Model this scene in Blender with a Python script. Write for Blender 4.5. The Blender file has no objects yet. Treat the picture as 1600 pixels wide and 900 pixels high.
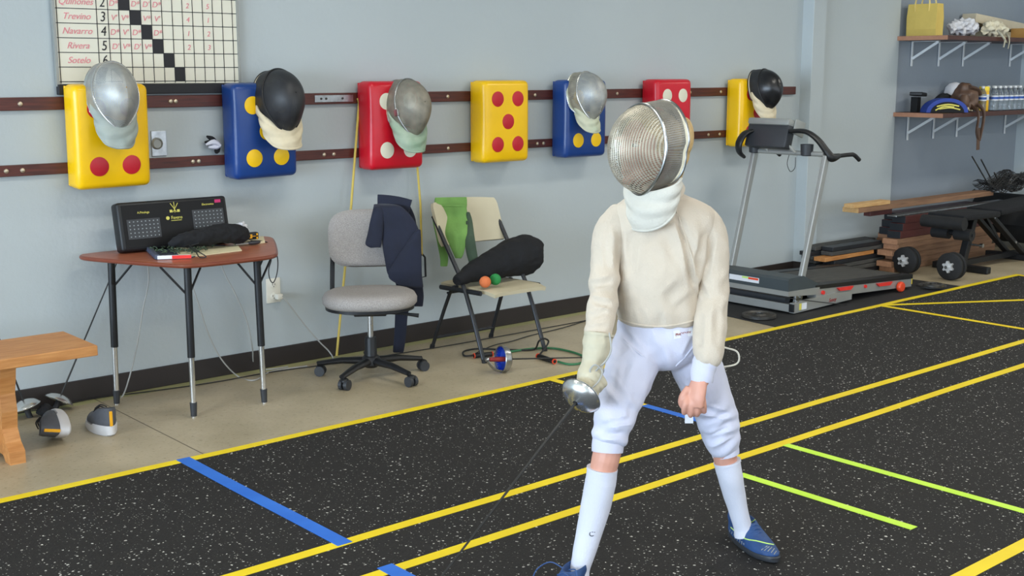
import bpy, bmesh, math, random
from mathutils import Vector, Matrix, Euler, noise
random.seed(7)
SC = bpy.context.scene
COL = SC.collection
PI = math.pi

# ------------------------------------------------------------------ camera
F, YAW, PITCH, H, DIST = 1895.0, 0.7136, 0.17739, 1.52, 5.4733
cam = bpy.data.cameras.new('camera'); cam.sensor_width = 36; cam.lens = F / 1600 * 36
cam.clip_start = 0.05; cam.clip_end = 200
camo = bpy.data.objects.new('camera', cam); COL.objects.link(camo)
camo.location = (0, -DIST, H); camo.rotation_euler = (PI / 2 - PITCH, 0, -YAW)
SC.camera = camo

# ------------------------------------------------------------------ colour management, world, big lights
vs = SC.view_settings
SC.display_settings.display_device = 'sRGB'
vs.view_transform = 'Standard'; vs.look = 'None'; vs.gamma = 1.0; vs.use_curve_mapping = False
vs.exposure = 0.0
world = bpy.data.worlds.new('sky'); SC.world = world; world.use_nodes = True
bg = world.node_tree.nodes['Background']
bg.inputs[0].default_value = (0.62, 0.78, 1.0, 1); bg.inputs[1].default_value = 1.1

def area(name, loc, rot, sx, sy, power, color):
    l = bpy.data.lights.new(name, 'AREA'); l.shape = 'RECTANGLE'; l.size = sx; l.size_y = sy
    l.energy = power; l.color = color
    o = bpy.data.objects.new(name, l); COL.objects.link(o); o.location = loc; o.rotation_euler = rot
    return o
# daylight through the shop front on the left and the glazed rear wall
area('window_daylight_left', (-9.1, -4.9, 1.65), (0, -PI / 2, 0), 2.7, 8.6, 1500, (0.66, 0.82, 1.0))
area('window_daylight_rear', (3.6, -10.4, 1.75), (PI / 2, 0, 0), 11.0, 2.6, 190, (0.88, 0.94, 1.0))

# ------------------------------------------------------------------ pixel -> place helpers (points are put on real planes of the room)
_f = Vector((math.sin(YAW) * math.cos(PITCH), math.cos(YAW) * math.cos(PITCH), -math.sin(PITCH)))
_r = Vector((math.cos(YAW), -math.sin(YAW), 0)); _u = _r.cross(_f)
CAM = Vector((0, -DIST, H)); FH = Vector((math.sin(YAW), math.cos(YAW), 0))
def ray(x, y): return _f + _r * ((x - 800) / F) - _u * ((y - 450) / F)
def fl(x, y, z=0.0):
    d = ray(x, y); return CAM + d * ((z - H) / d.z)
def wl(x, y, Y=0.0):
    d = ray(x, y); return CAM + d * ((Y + DIST) / d.y)
def pl(x, y, dep):
    d = ray(x, y); return CAM + d * (dep / d.dot(FH))

# ------------------------------------------------------------------ materials
def lin(c):
    def g(v):
        v /= 255.0
        return v / 12.92 if v <= 0.04045 else ((v + 0.055) / 1.055) ** 2.4
    return (g(c[0]), g(c[1]), g(c[2]), 1)
MATS = {}
def mat(name, c, rough=0.6, metal=0.0, var=0.06, scale=8.0, bump=0.0, bscale=60.0, spec=0.5, c2=None, thr=None, alpha=None, sheen=0.0, detail=4.0, stretch=None, trans=0.0):
    m = bpy.data.materials.new(name); m.use_nodes = True
    nt = m.node_tree; N = nt.nodes; L = nt.links
    b = N['Principled BSDF']
    b.inputs['Roughness'].default_value = rough; b.inputs['Metallic'].default_value = metal
    b.inputs['Specular IOR Level'].default_value = spec
    b.inputs['Transmission Weight'].default_value = trans
    if sheen: b.inputs['Sheen Weight'].default_value = sheen
    tc = N.new('ShaderNodeTexCoord'); src = tc.outputs['Object']
    if stretch:
        mp = N.new('ShaderNodeMapping'); mp.inputs['Scale'].default_value = stretch
        L.new(src, mp.inputs[0]); src = mp.outputs[0]
    nz = N.new('ShaderNodeTexNoise'); nz.inputs['Scale'].default_value = scale; nz.inputs['Detail'].default_value = detail
    L.new(src, nz.inputs['Vector'])
    a = lin(c)
    if c2 is None:
        d = tuple(min(1, v * (1 + var)) for v in a[:3]) + (1,); a = tuple(v * (1 - var) for v in a[:3]) + (1,)
    else: d = lin(c2)
    rp = N.new('ShaderNodeValToRGB'); t = thr or (0.3, 0.7)
    rp.color_ramp.elements[0].position = t[0]; rp.color_ramp.elements[1].position = t[1]
    rp.color_ramp.elements[0].color = a; rp.color_ramp.elements[1].color = d
    L.new(nz.outputs['Fac'], rp.inputs[0]); L.new(rp.outputs[0], b.inputs['Base Color'])
    if bump:
        n2 = N.new('ShaderNodeTexNoise'); n2.inputs['Scale'].default_value = bscale; n2.inputs['Detail'].default_value = 3
        L.new(src, n2.inputs['Vector'])
        bp = N.new('ShaderNodeBump'); bp.inputs['Strength'].default_value = bump; bp.inputs['Distance'].default_value = 0.01
        L.new(n2.outputs['Fac'], bp.inputs['Height']); L.new(bp.outputs[0], b.inputs['Normal'])
    if alpha is not None: b.inputs['Alpha'].default_value = alpha
    MATS[name] = m
    return m

def wire(name, c, c2, pitch=0.0032, solid=0.42, metal=0.85, rough=0.35):
    """woven wire screen: real holes from a procedural weave in the surface's own uv"""
    m = mat(name, c, rough, metal, c2=c2, scale=22)
    nt = m.node_tree; N = nt.nodes; L = nt.links; b = N['Principled BSDF']
    uv = N.new('ShaderNodeUVMap'); uv.uv_map = 'uv'
    sp = N.new('ShaderNodeSeparateXYZ'); L.new(uv.outputs[0], sp.inputs[0])
    outs = []
    for k in (0, 1):
        d = N.new('ShaderNodeMath'); d.operation = 'DIVIDE'; d.inputs[1].default_value = pitch; L.new(sp.outputs[k], d.inputs[0])
        f = N.new('ShaderNodeMath'); f.operation = 'FRACT'; L.new(d.outputs[0], f.inputs[0])
        g = N.new('ShaderNodeMath'); g.operation = 'LESS_THAN'; g.inputs[1].default_value = solid; L.new(f.outputs[0], g.inputs[0])
        outs.append(g)
    mx = N.new('ShaderNodeMath'); mx.operation = 'MAXIMUM'
    L.new(outs[0].outputs[0], mx.inputs[0]); L.new(outs[1].outputs[0], mx.inputs[1]); L.new(mx.outputs[0], b.inputs['Alpha'])
    return m

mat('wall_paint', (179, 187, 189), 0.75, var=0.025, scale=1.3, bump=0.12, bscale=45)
mat('wall_grey', (147, 156, 166), 0.8, var=0.03, scale=2, bump=0.1, bscale=45)  # darker, bluer grey than the adjoining wall, used behind the shelves
mat('wall_paint_shell', (190, 192, 188), 0.8, var=0.03, scale=2)
mat('ceiling_tile', (205, 205, 200), 0.9, bump=0.2)
mat('baseboard', (40, 33, 31), 0.5, var=0.15, scale=5)
mat('white_paint', (225, 228, 230), 0.5)
mat('rail_wood', (62, 26, 22), 0.45, c2=(96, 44, 34), scale=6, stretch=(1, 8, 14), bump=0.1)
mat('screw', (205, 190, 165), 0.35, 0.8)
mat('tape_yellow', (238, 206, 14), 0.5, c2=(248, 220, 28), scale=5)
mat('tape_blue', (36, 104, 205), 0.5, c2=(52, 122, 222), scale=5)
mat('tape_lime', (196, 240, 60), 0.5, c2=(212, 250, 84), scale=6)
mat('tape_lime', (196, 240, 60), 0.5, c2=(212, 250, 84), scale=6)
mat('vinyl_yellow', (246, 194, 8), 0.32, var=0.05, scale=5, bump=0.06, bscale=14)
mat('vinyl_blue', (24, 62, 128), 0.32, var=0.08, scale=5, bump=0.06, bscale=14)
mat('vinyl_red', (205, 18, 40), 0.32, var=0.08, scale=5, bump=0.06, bscale=14)
mat('dot_red', (190, 24, 40), 0.4); mat('dot_yellow', (246, 196, 10), 0.4); mat('dot_white', (226, 222, 200), 0.4)
mat('black_plastic', (25, 26, 28), 0.45, var=0.15, spec=0.4)
mat('dark_plastic', (48, 50, 54), 0.5, var=0.1)
mat('black_rubber', (28, 28, 29), 0.75, var=0.2, scale=20)
mat('chrome', (215, 215, 213), 0.24, 0.92)
mat('white_metal', (205, 205, 205), 0.4, 0.3)
mat('steel', (150, 152, 152), 0.3, 1.0, c2=(185, 187, 188), scale=30)
mat('blade_steel', (58, 58, 58), 0.45, 0.7)
mat('silver_paint', (160, 161, 158), 0.4, 0.35, var=0.04)
mat('grey_hood', (62, 70, 74), 0.5, var=0.05, bump=0.1, bscale=200)
mat('charcoal_metal', (52, 54, 58), 0.4, 0.5)
mat('beige_plastic', (198, 188, 160), 0.55, var=0.04, bump=0.05, bscale=120)
mat('chair_fabric', (138, 132, 130), 0.95, c2=(176, 170, 164), scale=260, bump=0.35, bscale=300)
mat('navy_cloth', (20, 25, 44), 0.85, var=0.18, scale=12, bump=0.2, bscale=30, sheen=0.1)
mat('black_cloth', (17, 18, 22), 0.9, var=0.25, scale=12, bump=0.3, bscale=35)
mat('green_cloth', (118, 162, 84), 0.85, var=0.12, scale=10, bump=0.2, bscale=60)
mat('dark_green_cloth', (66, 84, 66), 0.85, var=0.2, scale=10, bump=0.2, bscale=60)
mat('orange_foam', (216, 116, 66), 0.8); mat('green_foam', (40, 138, 70), 0.8)
mat('desk_wood', (150, 86, 62), 0.35, c2=(176, 106, 78), scale=4, stretch=(3, 20, 3))
mat('desk_edge', (120, 58, 38), 0.35)
mat('pine', (178, 116, 60), 0.5, c2=(206, 146, 86), scale=3, stretch=(2.5, 22, 22), bump=0.15, bscale=20)
mat('pine_pale', (214, 176, 120), 0.7, c2=(196, 150, 96), scale=6, stretch=(2, 14, 14))
mat('plank_wood', (120, 88, 66), 0.75, c2=(156, 118, 88), scale=3, stretch=(1.5, 12, 24), bump=0.3, bscale=30)
mat('plank_cut', (176, 130, 98), 0.8, c2=(156, 112, 82), scale=40)
mat('maroon_paint', (84, 40, 38), 0.5, var=0.2, scale=8)
mat('shelf_brown', (74, 42, 34), 0.5, var=0.15, stretch=(2, 14, 14))
mat('shelf_cut', (172, 124, 98), 0.7, var=0.08, scale=30)
mat('dark_strip', (58, 58, 56), 0.7, c2=(84, 82, 78), scale=8, stretch=(1, 10, 10), bump=0.3)
mat('jacket_cloth', (202, 189, 171), 0.85, var=0.035, scale=16, bump=0.22, bscale=240, sheen=0.2)
mat('breeches_cloth', (204, 205, 222), 0.8, var=0.02, scale=10, bump=0.12, bscale=300, sheen=0.2)
mat('sock_cloth', (208, 209, 220), 0.85, var=0.02, bump=0.2, bscale=260)
mat('bib_white', (204, 200, 188), 0.85, var=0.03, scale=14, bump=0.2, bscale=200)
mat('glove_leather', (194, 186, 162), 0.7, var=0.06, scale=14, bump=0.2, bscale=60)
mat('skin', (204, 146, 124), 0.5, c2=(216, 160, 140), scale=14)
mat('hair_blond', (196, 160, 104), 0.5, c2=(222, 190, 134), scale=30, stretch=(6, 6, 1), bump=0.5, bscale=80)
mat('shoe_blue', (34, 62, 108), 0.6, c2=(46, 80, 130), scale=14, bump=0.2, bscale=120)
mat('shoe_grey', (84, 86, 92), 0.75, var=0.12, scale=14, bump=0.2, bscale=100)
mat('shoe_sole', (206, 204, 204), 0.6, var=0.05)
mat('lime', (196, 230, 120), 0.5); mat('orange_tab', (238, 170, 20), 0.5)
mat('silver_lame', (170, 178, 176), 0.55, 0.25, var=0.1, scale=20, bump=0.25, bscale=30)
mat('bib_cream', (212, 198, 168), 0.85, var=0.08, scale=16, bump=0.3, bscale=34)
mat('bib_green', (132, 158, 132), 0.8, c2=(170, 182, 160), scale=12, bump=0.4, bscale=34)
mat('bib_pale_green', (182, 190, 164), 0.8, c2=(204, 202, 176), scale=12, bump=0.3, bscale=34)
mat('bib_grey', (142, 152, 146), 0.75, c2=(162, 168, 160), scale=12, bump=0.3, bscale=30)
mat('board_white', (222, 218, 200), 0.4, var=0.03, scale=2)
mat('ink_black', (22, 22, 28), 0.6); mat('ink_red', (224, 132, 142), 0.6)
mat('sock_red', (190, 60, 80), 0.6)
mat('frame_grey', (150, 152, 148), 0.5, 0.3)
mat('panel_black', (15, 15, 17), 0.45, var=0.1, spec=0.25)
mat('label_yellow', (216, 206, 96), 0.5); mat('magenta', (190, 30, 100), 0.5)
mat('led_dot', (150, 158, 160), 0.4); mat('led_panel', (40, 43, 47), 0.3)
mat('paper', (222, 212, 176), 0.8); mat('paper_white', (224, 226, 232), 0.7)
mat('red_plastic', (224, 52, 46), 0.45); mat('red_orange', (226, 74, 40), 0.4)
mat('slate_plastic', (70, 78, 96), 0.5)
mat('outlet_plastic', (222, 218, 204), 0.4)
mat('cable_grey', (168, 168, 164), 0.6); mat('cable_black', (30, 30, 30), 0.6)
mat('cord_green', (48, 108, 70), 0.5); mat('cord_yellow', (206, 180, 84), 0.6)
mat('tote_yellow', (212, 184, 96), 0.8, var=0.05, bump=0.1); mat('tote_strap', (226, 204, 130), 0.8)
mat('bag_white', (212, 212, 216), 0.45, var=0.05, scale=20, bump=0.5, bscale=26)
mat('cloth_cream', (224, 216, 190), 0.8, var=0.05, scale=18, bump=0.4, bscale=26)
mat('cardboard', (176, 132, 70), 0.8); mat('foam_beige', (214, 202, 176), 0.8)
mat('brown_leather', (76, 56, 46), 0.5, c2=(104, 78, 60), scale=14, bump=0.4, bscale=24)
mat('royal_blue', (40, 66, 150), 0.6); mat('yellow_can', (242, 190, 40), 0.4); mat('can_cap', (250, 222, 60), 0.4)
mat('blue_label', (40, 84, 170), 0.4)
mat('bottle_plastic', (214, 224, 230), 0.08, var=0.0, trans=0.85, spec=0.5)
mat('guard_blue', (36, 70, 180), 0.25, 0.4); mat('grip_red', (142, 44, 40), 0.6)
mat('iron', (52, 52, 52), 0.5, 0.6, c2=(96, 92, 86), scale=14, bump=0.3, bscale=60)
mat('lamp_emit', (255, 255, 255), 0.5)
wire('wire_silver', (158, 160, 160), (186, 186, 180), solid=0.62, metal=0.55, rough=0.5)
wire('wire_bright', (156, 150, 134), (200, 192, 172), pitch=0.0058, solid=0.42, metal=0.35, rough=0.5)
wire('wire_worn', (134, 132, 126), (164, 160, 150), pitch=0.0056, solid=0.5, metal=0.4, rough=0.5)
wire('wire_grey', (126, 122, 110), (158, 150, 134), solid=0.74, metal=0.4, rough=0.55)
wire('wire_black', (30, 31, 34), (44, 45, 48), solid=0.86, metal=0.1, rough=0.5)
wire('wire_gloss_black', (20, 20, 22), (34, 34, 36), solid=0.9, metal=0.1, rough=0.3)

# concrete floor
m = mat('concrete', (160, 147, 120), 0.42, c2=(188, 174, 147), scale=2.6, bump=0.15, bscale=30, detail=9)
nt = m.node_tree; N = nt.nodes; L = nt.links; b = N['Principled BSDF']
base = b.inputs['Base Color'].links[0].from_socket
tc = N.new('ShaderNodeTexCoord'); sp = N.new('ShaderNodeSeparateXYZ'); L.new(tc.outputs['Object'], sp.inputs[0])
n3 = N.new('ShaderNodeTexNoise'); n3.inputs['Scale'].default_value = 55; n3.inputs['Detail'].default_value = 5; L.new(tc.outputs['Object'], n3.inputs['Vector'])
r3 = N.new('ShaderNodeValToRGB'); r3.color_ramp.elements[0].position = 0.28; r3.color_ramp.elements[0].color = (0.45, 0.42, 0.36, 1); r3.color_ramp.elements[1].position = 0.42; r3.color_ramp.elements[1].color = (1, 1, 1, 1)
L.new(n3.outputs['Fac'], r3.inputs[0])
mx = N.new('ShaderNodeMix'); mx.data_type = 'RGBA'; mx.blend_type = 'MULTIPLY'; mx.inputs[0].default_value = 0.6
L.new(base, mx.inputs[6]); L.new(r3.outputs[0], mx.inputs[7])
# old yellow-green glue stripe along the wall foot
cmp_ = N.new('ShaderNodeMath'); cmp_.operation = 'GREATER_THAN'; cmp_.inputs[1].default_value = -0.075; L.new(sp.outputs[1], cmp_.inputs[0])
fac = N.new('ShaderNodeMath'); fac.operation = 'MULTIPLY'; fac.inputs[1].default_value = 0.6; L.new(cmp_.outputs[0], fac.inputs[0])
mx2 = N.new('ShaderNodeMix'); mx2.data_type = 'RGBA'; mx2.inputs[7].default_value = lin((176, 180, 116)); L.new(fac.outputs[0], mx2.inputs[0]); L.new(mx.outputs[2], mx2.inputs[6])
# saw-cut joint across the slab
js = N.new('ShaderNodeMath'); js.operation = 'SUBTRACT'; js.inputs[1].default_value = 2.13; L.new(sp.outputs[0], js.inputs[0])
ja = N.new('ShaderNodeMath'); ja.operation = 'ABSOLUTE'; L.new(js.outputs[0], ja.inputs[0])
jl = N.new('ShaderNodeMath'); jl.operation = 'LESS_THAN'; jl.inputs[1].default_value = 0.003; L.new(ja.outputs[0], jl.inputs[0])
mx3 = N.new('ShaderNodeMix'); mx3.data_type = 'RGBA'; mx3.inputs[7].default_value = lin((104, 92, 74)); L.new(jl.outputs[0], mx3.inputs[0]); L.new(mx2.outputs[2], mx3.inputs[6])
L.new(mx3.outputs[2], b.inputs['Base Color'])

# speckled rubber mat
m = mat('speckled_rubber', (34, 33, 32), 0.8, c2=(46, 44, 43), scale=120, bump=0.3, bscale=220, spec=0.25)
nt = m.node_tree; N = nt.nodes; L = nt.links; b = N['Principled BSDF']
prev = b.inputs['Base Color'].links[0].from_socket
tc = N.new('ShaderNodeTexCoord')
nzv = N.new('ShaderNodeTexNoise'); nzv.inputs['Scale'].default_value = 90; L.new(tc.outputs['Object'], nzv.inputs['Vector'])
vadd = N.new('ShaderNodeMix'); vadd.data_type = 'VECTOR'; vadd.inputs[0].default_value = 0.012; L.new(tc.outputs['Object'], vadd.inputs[4]); L.new(nzv.outputs['Color'], vadd.inputs[5])
for sc_, rad, prob, col in ((42, 0.17, 0.72, (196, 192, 186)), (85, 0.2, 0.70, (150, 147, 142)), (26, 0.10, 0.72, (224, 220, 212))):
    v = N.new('ShaderNodeTexVoronoi'); v.inputs['Scale'].default_value = sc_; v.voronoi_dimensions = '2D'; L.new(vadd.outputs[1], v.inputs['Vector'])
    s2 = N.new('ShaderNodeSeparateColor'); L.new(v.outputs['Color'], s2.inputs[0])
    rr = N.new('ShaderNodeMath'); rr.operation = 'MULTIPLY'; rr.inputs[1].default_value = rad; L.new(s2.outputs[1], rr.inputs[0])
    a1 = N.new('ShaderNodeMath'); a1.operation = 'LESS_THAN'; L.new(v.outputs['Distance'], a1.inputs[0]); L.new(rr.outputs[0], a1.inputs[1])
    a2 = N.new('ShaderNodeMath'); a2.operation = 'GREATER_THAN'; a2.inputs[1].default_value = prob; L.new(s2.outputs[0], a2.inputs[0])
    a3 = N.new('ShaderNodeMath'); a3.operation = 'MULTIPLY'; L.new(a1.outputs[0], a3.inputs[0]); L.new(a2.outputs[0], a3.inputs[1])
    mm = N.new('ShaderNodeMix'); mm.data_type = 'RGBA'; mm.inputs[7].default_value = lin(col); L.new(a3.outputs[0], mm.inputs[0]); L.new(prev, mm.inputs[6])
    prev = mm.outputs[2]
L.new(prev, b.inputs['Base Color'])

# ------------------------------------------------------------------ mesh helpers
class MB:
    """collects shapes and links them as ONE mesh object"""
    def __init__(s): s.bm = bmesh.new(); s.uv = None
    def box(s, c, d, rot=None, bevel=0.0, seg=2):
        r = bmesh.ops.create_cube(s.bm, size=1.0); vs_ = r['verts']
        for v in vs_: v.co = Vector((v.co.x * d[0], v.co.y * d[1], v.co.z * d[2]))
        if bevel:
            es = list({e for v in vs_ for e in v.link_edges})
            rb = bmesh.ops.bevel(s.bm, geom=es, offset=bevel, segments=seg, profile=0.5, affect='EDGES')
            vs_ = list({v for f in rb['faces'] for v in f.verts} | {v for v in vs_ if v.is_valid})
        M = (rot if isinstance(rot, Matrix) else Euler(rot or (0, 0, 0)).to_matrix()).to_3x3()
        for v in vs_: v.co = M @ v.co + Vector(c)
        return s
    def bar(s, a, b_, w, h, up=(0, 0, 1), bevel=0.0):
        a = Vector(a); b_ = Vector(b_); d = b_ - a; z = d.normalized(); x = Vector(up).cross(z)
        if x.length < 1e-4: x = Vector((1, 0, 0)).cross(z)
        x.normalize(); y = z.cross(x)
        s.box((a + b_) / 2, (w, h, d.length), Matrix((x, y, z)).transposed(), bevel); return s
    def rings(s, rs, cap=True, closed=True):
        L_ = [[s.bm.verts.new(p) for p in r] for r in rs]; n = len(L_[0])
        for i in range(len(L_) - 1):
            for j in range(n if closed else n - 1):
                k = (j + 1) % n
                s.bm.faces.new((L_[i][j], L_[i][k], L_[i + 1][k], L_[i + 1][j]))
        if cap and closed:
            s.bm.faces.new(list(reversed(L_[0]))); s.bm.faces.new(L_[-1])
        return s
    def tube(s, pts, r, n=10, cap=True, sm=0):
        pts = [Vector(p) for p in pts]
        rr = list(r) if isinstance(r, (list, tuple)) else [r] * len(pts)
        if sm: pts, rr = smooth_path(pts, rr, sm)
        rs = []; pu = None
        for i, p in enumerate(pts):
            t = (pts[min(i + 1, len(pts) - 1)] - pts[max(i - 1, 0)])
            t = t.normalized() if t.length > 1e-9 else Vector((0, 0, 1))
            if pu is None:
                u = t.cross(Vector((0, 0, 1)))
                if u.length < 0.05: u = t.cross(Vector((1, 0, 0)))
            else: u = pu - t * pu.dot(t)
            u.normalize(); pu = u; w = t.cross(u)
            q = rr[i] if isinstance(rr[i], (tuple, list)) else (rr[i], rr[i])
            rs.append([p + u * (math.cos(a) * q[0]) + w * (math.sin(a) * q[1]) for a in [2 * PI * k / n for k in range(n)]])
        return s.rings(rs, cap)
    def lathe(s, prof, M=None, n=28, cap=True):
        M = M or Matrix()
        rs = [[M @ Vector((max(r, 1e-4) * math.cos(2 * PI * k / n), max(r, 1e-4) * math.sin(2 * PI * k / n), z)) for k in range(n)] for r, z in prof]
        return s.rings(rs, cap)
    def cyl(s, a, b_, r, n=20, r2=None):
        a = Vector(a); b_ = Vector(b_); q = Vector((0, 0, 1)).rotation_difference((b_ - a).normalized()).to_matrix().to_4x4()
        return s.lathe([(r, 0), (r2 if r2 is not None else r, (b_ - a).length)], Matrix.Translation(a) @ q, n)
    def ell(s, c, r, rot=None, u=20, v=14):
        M = Matrix.Translation(Vector(c)) @ (rot.to_4x4() if isinstance(rot, Matrix) else Euler(rot or (0, 0, 0)).to_matrix().to_4x4()) @ Matrix.Diagonal((r[0], r[1], r[2], 1))
        bmesh.ops.create_uvsphere(s.bm, u_segments=u, v_segments=v, radius=1, matrix=M); return s
    def prism(s, poly, M, h):
        n = len(poly)
        lo = [s.bm.verts.new(M @ Vector((x, y, 0))) for x, y in poly]; hi = [s.bm.verts.new(M @ Vector((x, y, h))) for x, y in poly]
        s.bm.faces.new(list(reversed(lo))); s.bm.faces.new(hi)
        for i in range(n): s.bm.faces.new((lo[i], lo[(i + 1) % n], hi[(i + 1) % n], hi[i]))
        return s
    def grid(s, fn, nu, nv, closeu=False, uvf=None):
        V = [[s.bm.verts.new(fn(i / (nu - (0 if closeu else 1)), j / (nv - 1))) for j in range(nv)] for i in range(nu)]
        lay = s.bm.loops.layers.uv.get('uv') or s.bm.loops.layers.uv.new('uv')
        for i in range(nu if closeu else nu - 1):
            for j in range(nv - 1):
                i2 = (i + 1) % nu
                f = s.bm.faces.new((V[i][j], V[i2][j], V[i2][j + 1], V[i][j + 1]))
                if uvf:
                    for lp, (a, b_) in zip(f.loops, ((i, j), (i + 1, j), (i + 1, j + 1), (i, j + 1))):
                        lp[lay].uv = uvf(a / (nu - (0 if closeu else 1)), b_ / (nv - 1))
        return s
    def out(s, name, m, parent=None, smooth=True, thick=0.0, voxel=0.0, relax=0, disp=None, subd=0, off=None, angle=40, toff=0.0):
        bmesh.ops.recalc_face_normals(s.bm, faces=s.bm.faces)
        if off is not None:
            for v in s.bm.verts: v.co -= Vector(off)
        me = bpy.data.meshes.new(name); s.bm.to_mesh(me); s.bm.free()
        o = bpy.data.objects.new(name, me); COL.objects.link(o)
        mods = []
        if thick: q = o.modifiers.new('t', 'SOLIDIFY'); q.thickness = thick; q.offset = toff; mods.append(q)
        if voxel: q = o.modifiers.new('r', 'REMESH'); q.mode = 'VOXEL'; q.voxel_size = voxel; mods.append(q)
        if relax: q = o.modifiers.new('s', 'SMOOTH'); q.iterations = relax; q.factor = 0.5; mods.append(q)
        if subd: q = o.modifiers.new('d', 'SUBSURF'); q.levels = subd; q.render_levels = subd; mods.append(q)
        if mods:
            dg = bpy.context.evaluated_depsgraph_get(); me2 = bpy.data.meshes.new_from_object(o.evaluated_get(dg))
            o.modifiers.clear(); o.data = me2; bpy.data.meshes.remove(me); me = me2; me.name = name
        if disp:
            nn = [v.normal.copy() for v in me.vertices]
            for v, n_ in zip(me.vertices, nn): v.co = v.co + n_ * disp(v.co, n_)
        me.materials.clear(); me.materials.append(MATS[m] if isinstance(m, str) else m)
        if smooth:
            for p in me.polygons: p.use_smooth = True
            try: me.set_sharp_from_angle(angle=math.radians(angle))
            except Exception: pass
        if parent is not None: o.parent = parent
        return o

def smooth_path(P, R, k):
    out, ro = [], []
    isT = isinstance(R[0], (tuple, list)); n = len(P)
    def cr(a, b_, c, d, t): return 0.5 * ((2 * b_) + (c - a) * t + (2 * a - 5 * b_ + 4 * c - d) * t * t + (3 * b_ - a - 3 * c + d) * t ** 3)
    for i in range(n - 1):
        i0, i1, i2, i3 = max(i - 1, 0), i, i + 1, min(i + 2, n - 1)
        for j in range(k):
            t = j / k
            out.append(cr(P[i0], P[i1], P[i2], P[i3], t))
            if isT: ro.append(tuple(max(1e-4, cr(R[i0][q], R[i1][q], R[i2][q], R[i3][q], t)) for q in (0, 1)))
            else: ro.append(max(1e-4, cr(R[i0], R[i1], R[i2], R[i3], t)))
    out.append(P[-1]); ro.append(R[-1]); return out, ro

def tag(o, label, cat, group=None):
    o['label'] = label; o['category'] = cat
    if group: o['group'] = group
    return o
def thing(name, label, cat, loc=(0, 0, 0), rot=(0, 0, 0), group=None):
    o = bpy.data.objects.new(name, None); COL.objects.link(o); o.empty_display_size = 0.1
    o.location = loc; o.rotation_euler = rot
    return tag(o, label, cat, group)
def single(mb, name, m, label, cat, loc, group=None, **k):
    """a thing that is one mesh, built in world space, with its origin at loc"""
    o = mb.out(name, m, None, off=loc, **k); o.location = loc
    return tag(o, label, cat, group)
def struct(o): o['kind'] = 'structure'; return o
def dup(root, loc=None, rot=None, label=None, group=None):
    r = root.copy(); COL.objects.link(r)
    if loc is not None: r.location = loc
    if rot is not None: r.rotation_euler = rot
    if label: r['label'] = label
    if group: r['group'] = group
    for ch in root.children:
        c = ch.copy(); COL.objects.link(c); c.parent = r
        for g in ch.children:
            d = g.copy(); COL.objects.link(d); d.parent = c
    return r
def text(body, size, M, name, m, parent, depth=0.0008, shear=0.0, xs=1.0, off=None):
    cu = bpy.data.curves.new(name, 'FONT'); cu.body = body; cu.size = size; cu.extrude = depth; cu.align_x = 'CENTER'; cu.align_y = 'CENTER'; cu.shear = shear
    t = bpy.data.objects.new(name, cu); COL.objects.link(t)
    dg = bpy.context.evaluated_depsgraph_get(); me = bpy.data.meshes.new_from_object(t.evaluated_get(dg))
    bpy.data.objects.remove(t); bpy.data.curves.remove(cu)
    for v in me.vertices: v.co = M @ Vector((v.co.x * xs, v.co.y, v.co.z))
    me.materials.clear(); me.materials.append(MATS[m])
    o = bpy.data.objects.new(name, me); COL.objects.link(o)
    if parent is not None: o.parent = parent
    return o
WALLM = lambda x, y, z: Matrix.Translation((x, y, z)) @ Matrix.Rotation(PI / 2, 4, 'X')      # text plane facing -Y

# ================================================================== STRUCTURE
XL, XR, YB, ZC = -9.0, 10.9, -10.2, 3.1
mb = MB(); mb.box(((XL + XR) / 2, YB / 2 + 0.1, -0.05), (XR - XL + 0.6, -YB + 0.8, 0.1)); struct(mb.out('floor', 'concrete', smooth=False))
mb = MB(); mb.box(((XL + XR) / 2, YB / 2, ZC + 0.05), (XR - XL + 0.4, -YB + 0.6, 0.1)); struct(mb.out('ceiling', 'ceiling_tile', smooth=False))
mb = MB(); mb.box(((XL + 7.60) / 2, 0.075, ZC / 2), (7.60 - XL, 0.15, ZC)); struct(mb.out('wall_back', 'wall_paint', smooth=False))
XA = 7.555
mb = MB(); mb.box((8.20, 0.052, ZC / 2), (1.22, 0.15, ZC)); mb.box((XA + 0.0775, -0.035, ZC / 2), (0.155, 0.12, ZC), bevel=0.004)
struct(mb.out('wall_back_right', 'wall_paint', smooth=False))
mb = MB(); mb.box((9.85, 0.079, ZC / 2), (2.12, 0.15, ZC)); struct(mb.out('wall_back_shelf', 'wall_grey', smooth=False))
mb = MB(); mb.box((XR + 0.075, YB / 2, ZC / 2), (0.15, -YB + 0.3, ZC)); struct(mb.out('wall_right', 'wall_paint', smooth=False))
# left wall: shop front with an opening between sill, header and mullions
mb = MB()
mb.box((XL - 0.05, YB / 2, 0.15), (0.1, -YB, 0.3)); mb.box((XL - 0.05, YB / 2, 3.05), (0.1, -YB, 0.12)); mb.box((XL - 0.05, -0.25, ZC / 2), (0.1, 0.5, ZC)); mb.box((XL - 0.05, -9.75, ZC / 2), (0.1, 0.9, ZC))
for y in (-2.9, -5.1, -7.4): mb.box((XL - 0.05, y, 1.6), (0.1, 0.07, 2.6))
struct(mb.out('wall_left', 'wall_paint_shell', smooth=False))
mb = MB()
mb.box(((XL + XR) / 2, YB - 0.05, 0.15), (XR - XL, 0.1, 0.3)); mb.box(((XL + XR) / 2, YB - 0.05, 3.0), (XR - XL, 0.1, 0.2)); mb.box((10.0, YB - 0.05, ZC / 2), (1.8, 0.1, ZC)); mb.box(((XL - 1.9) / 2, YB - 0.05, ZC / 2), (-1.9 - XL, 0.1, ZC))
for x in (1.0, 3.6, 6.2): mb.box((x, YB - 0.05, 1.6), (0.07, 0.1, 2.6))
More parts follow.
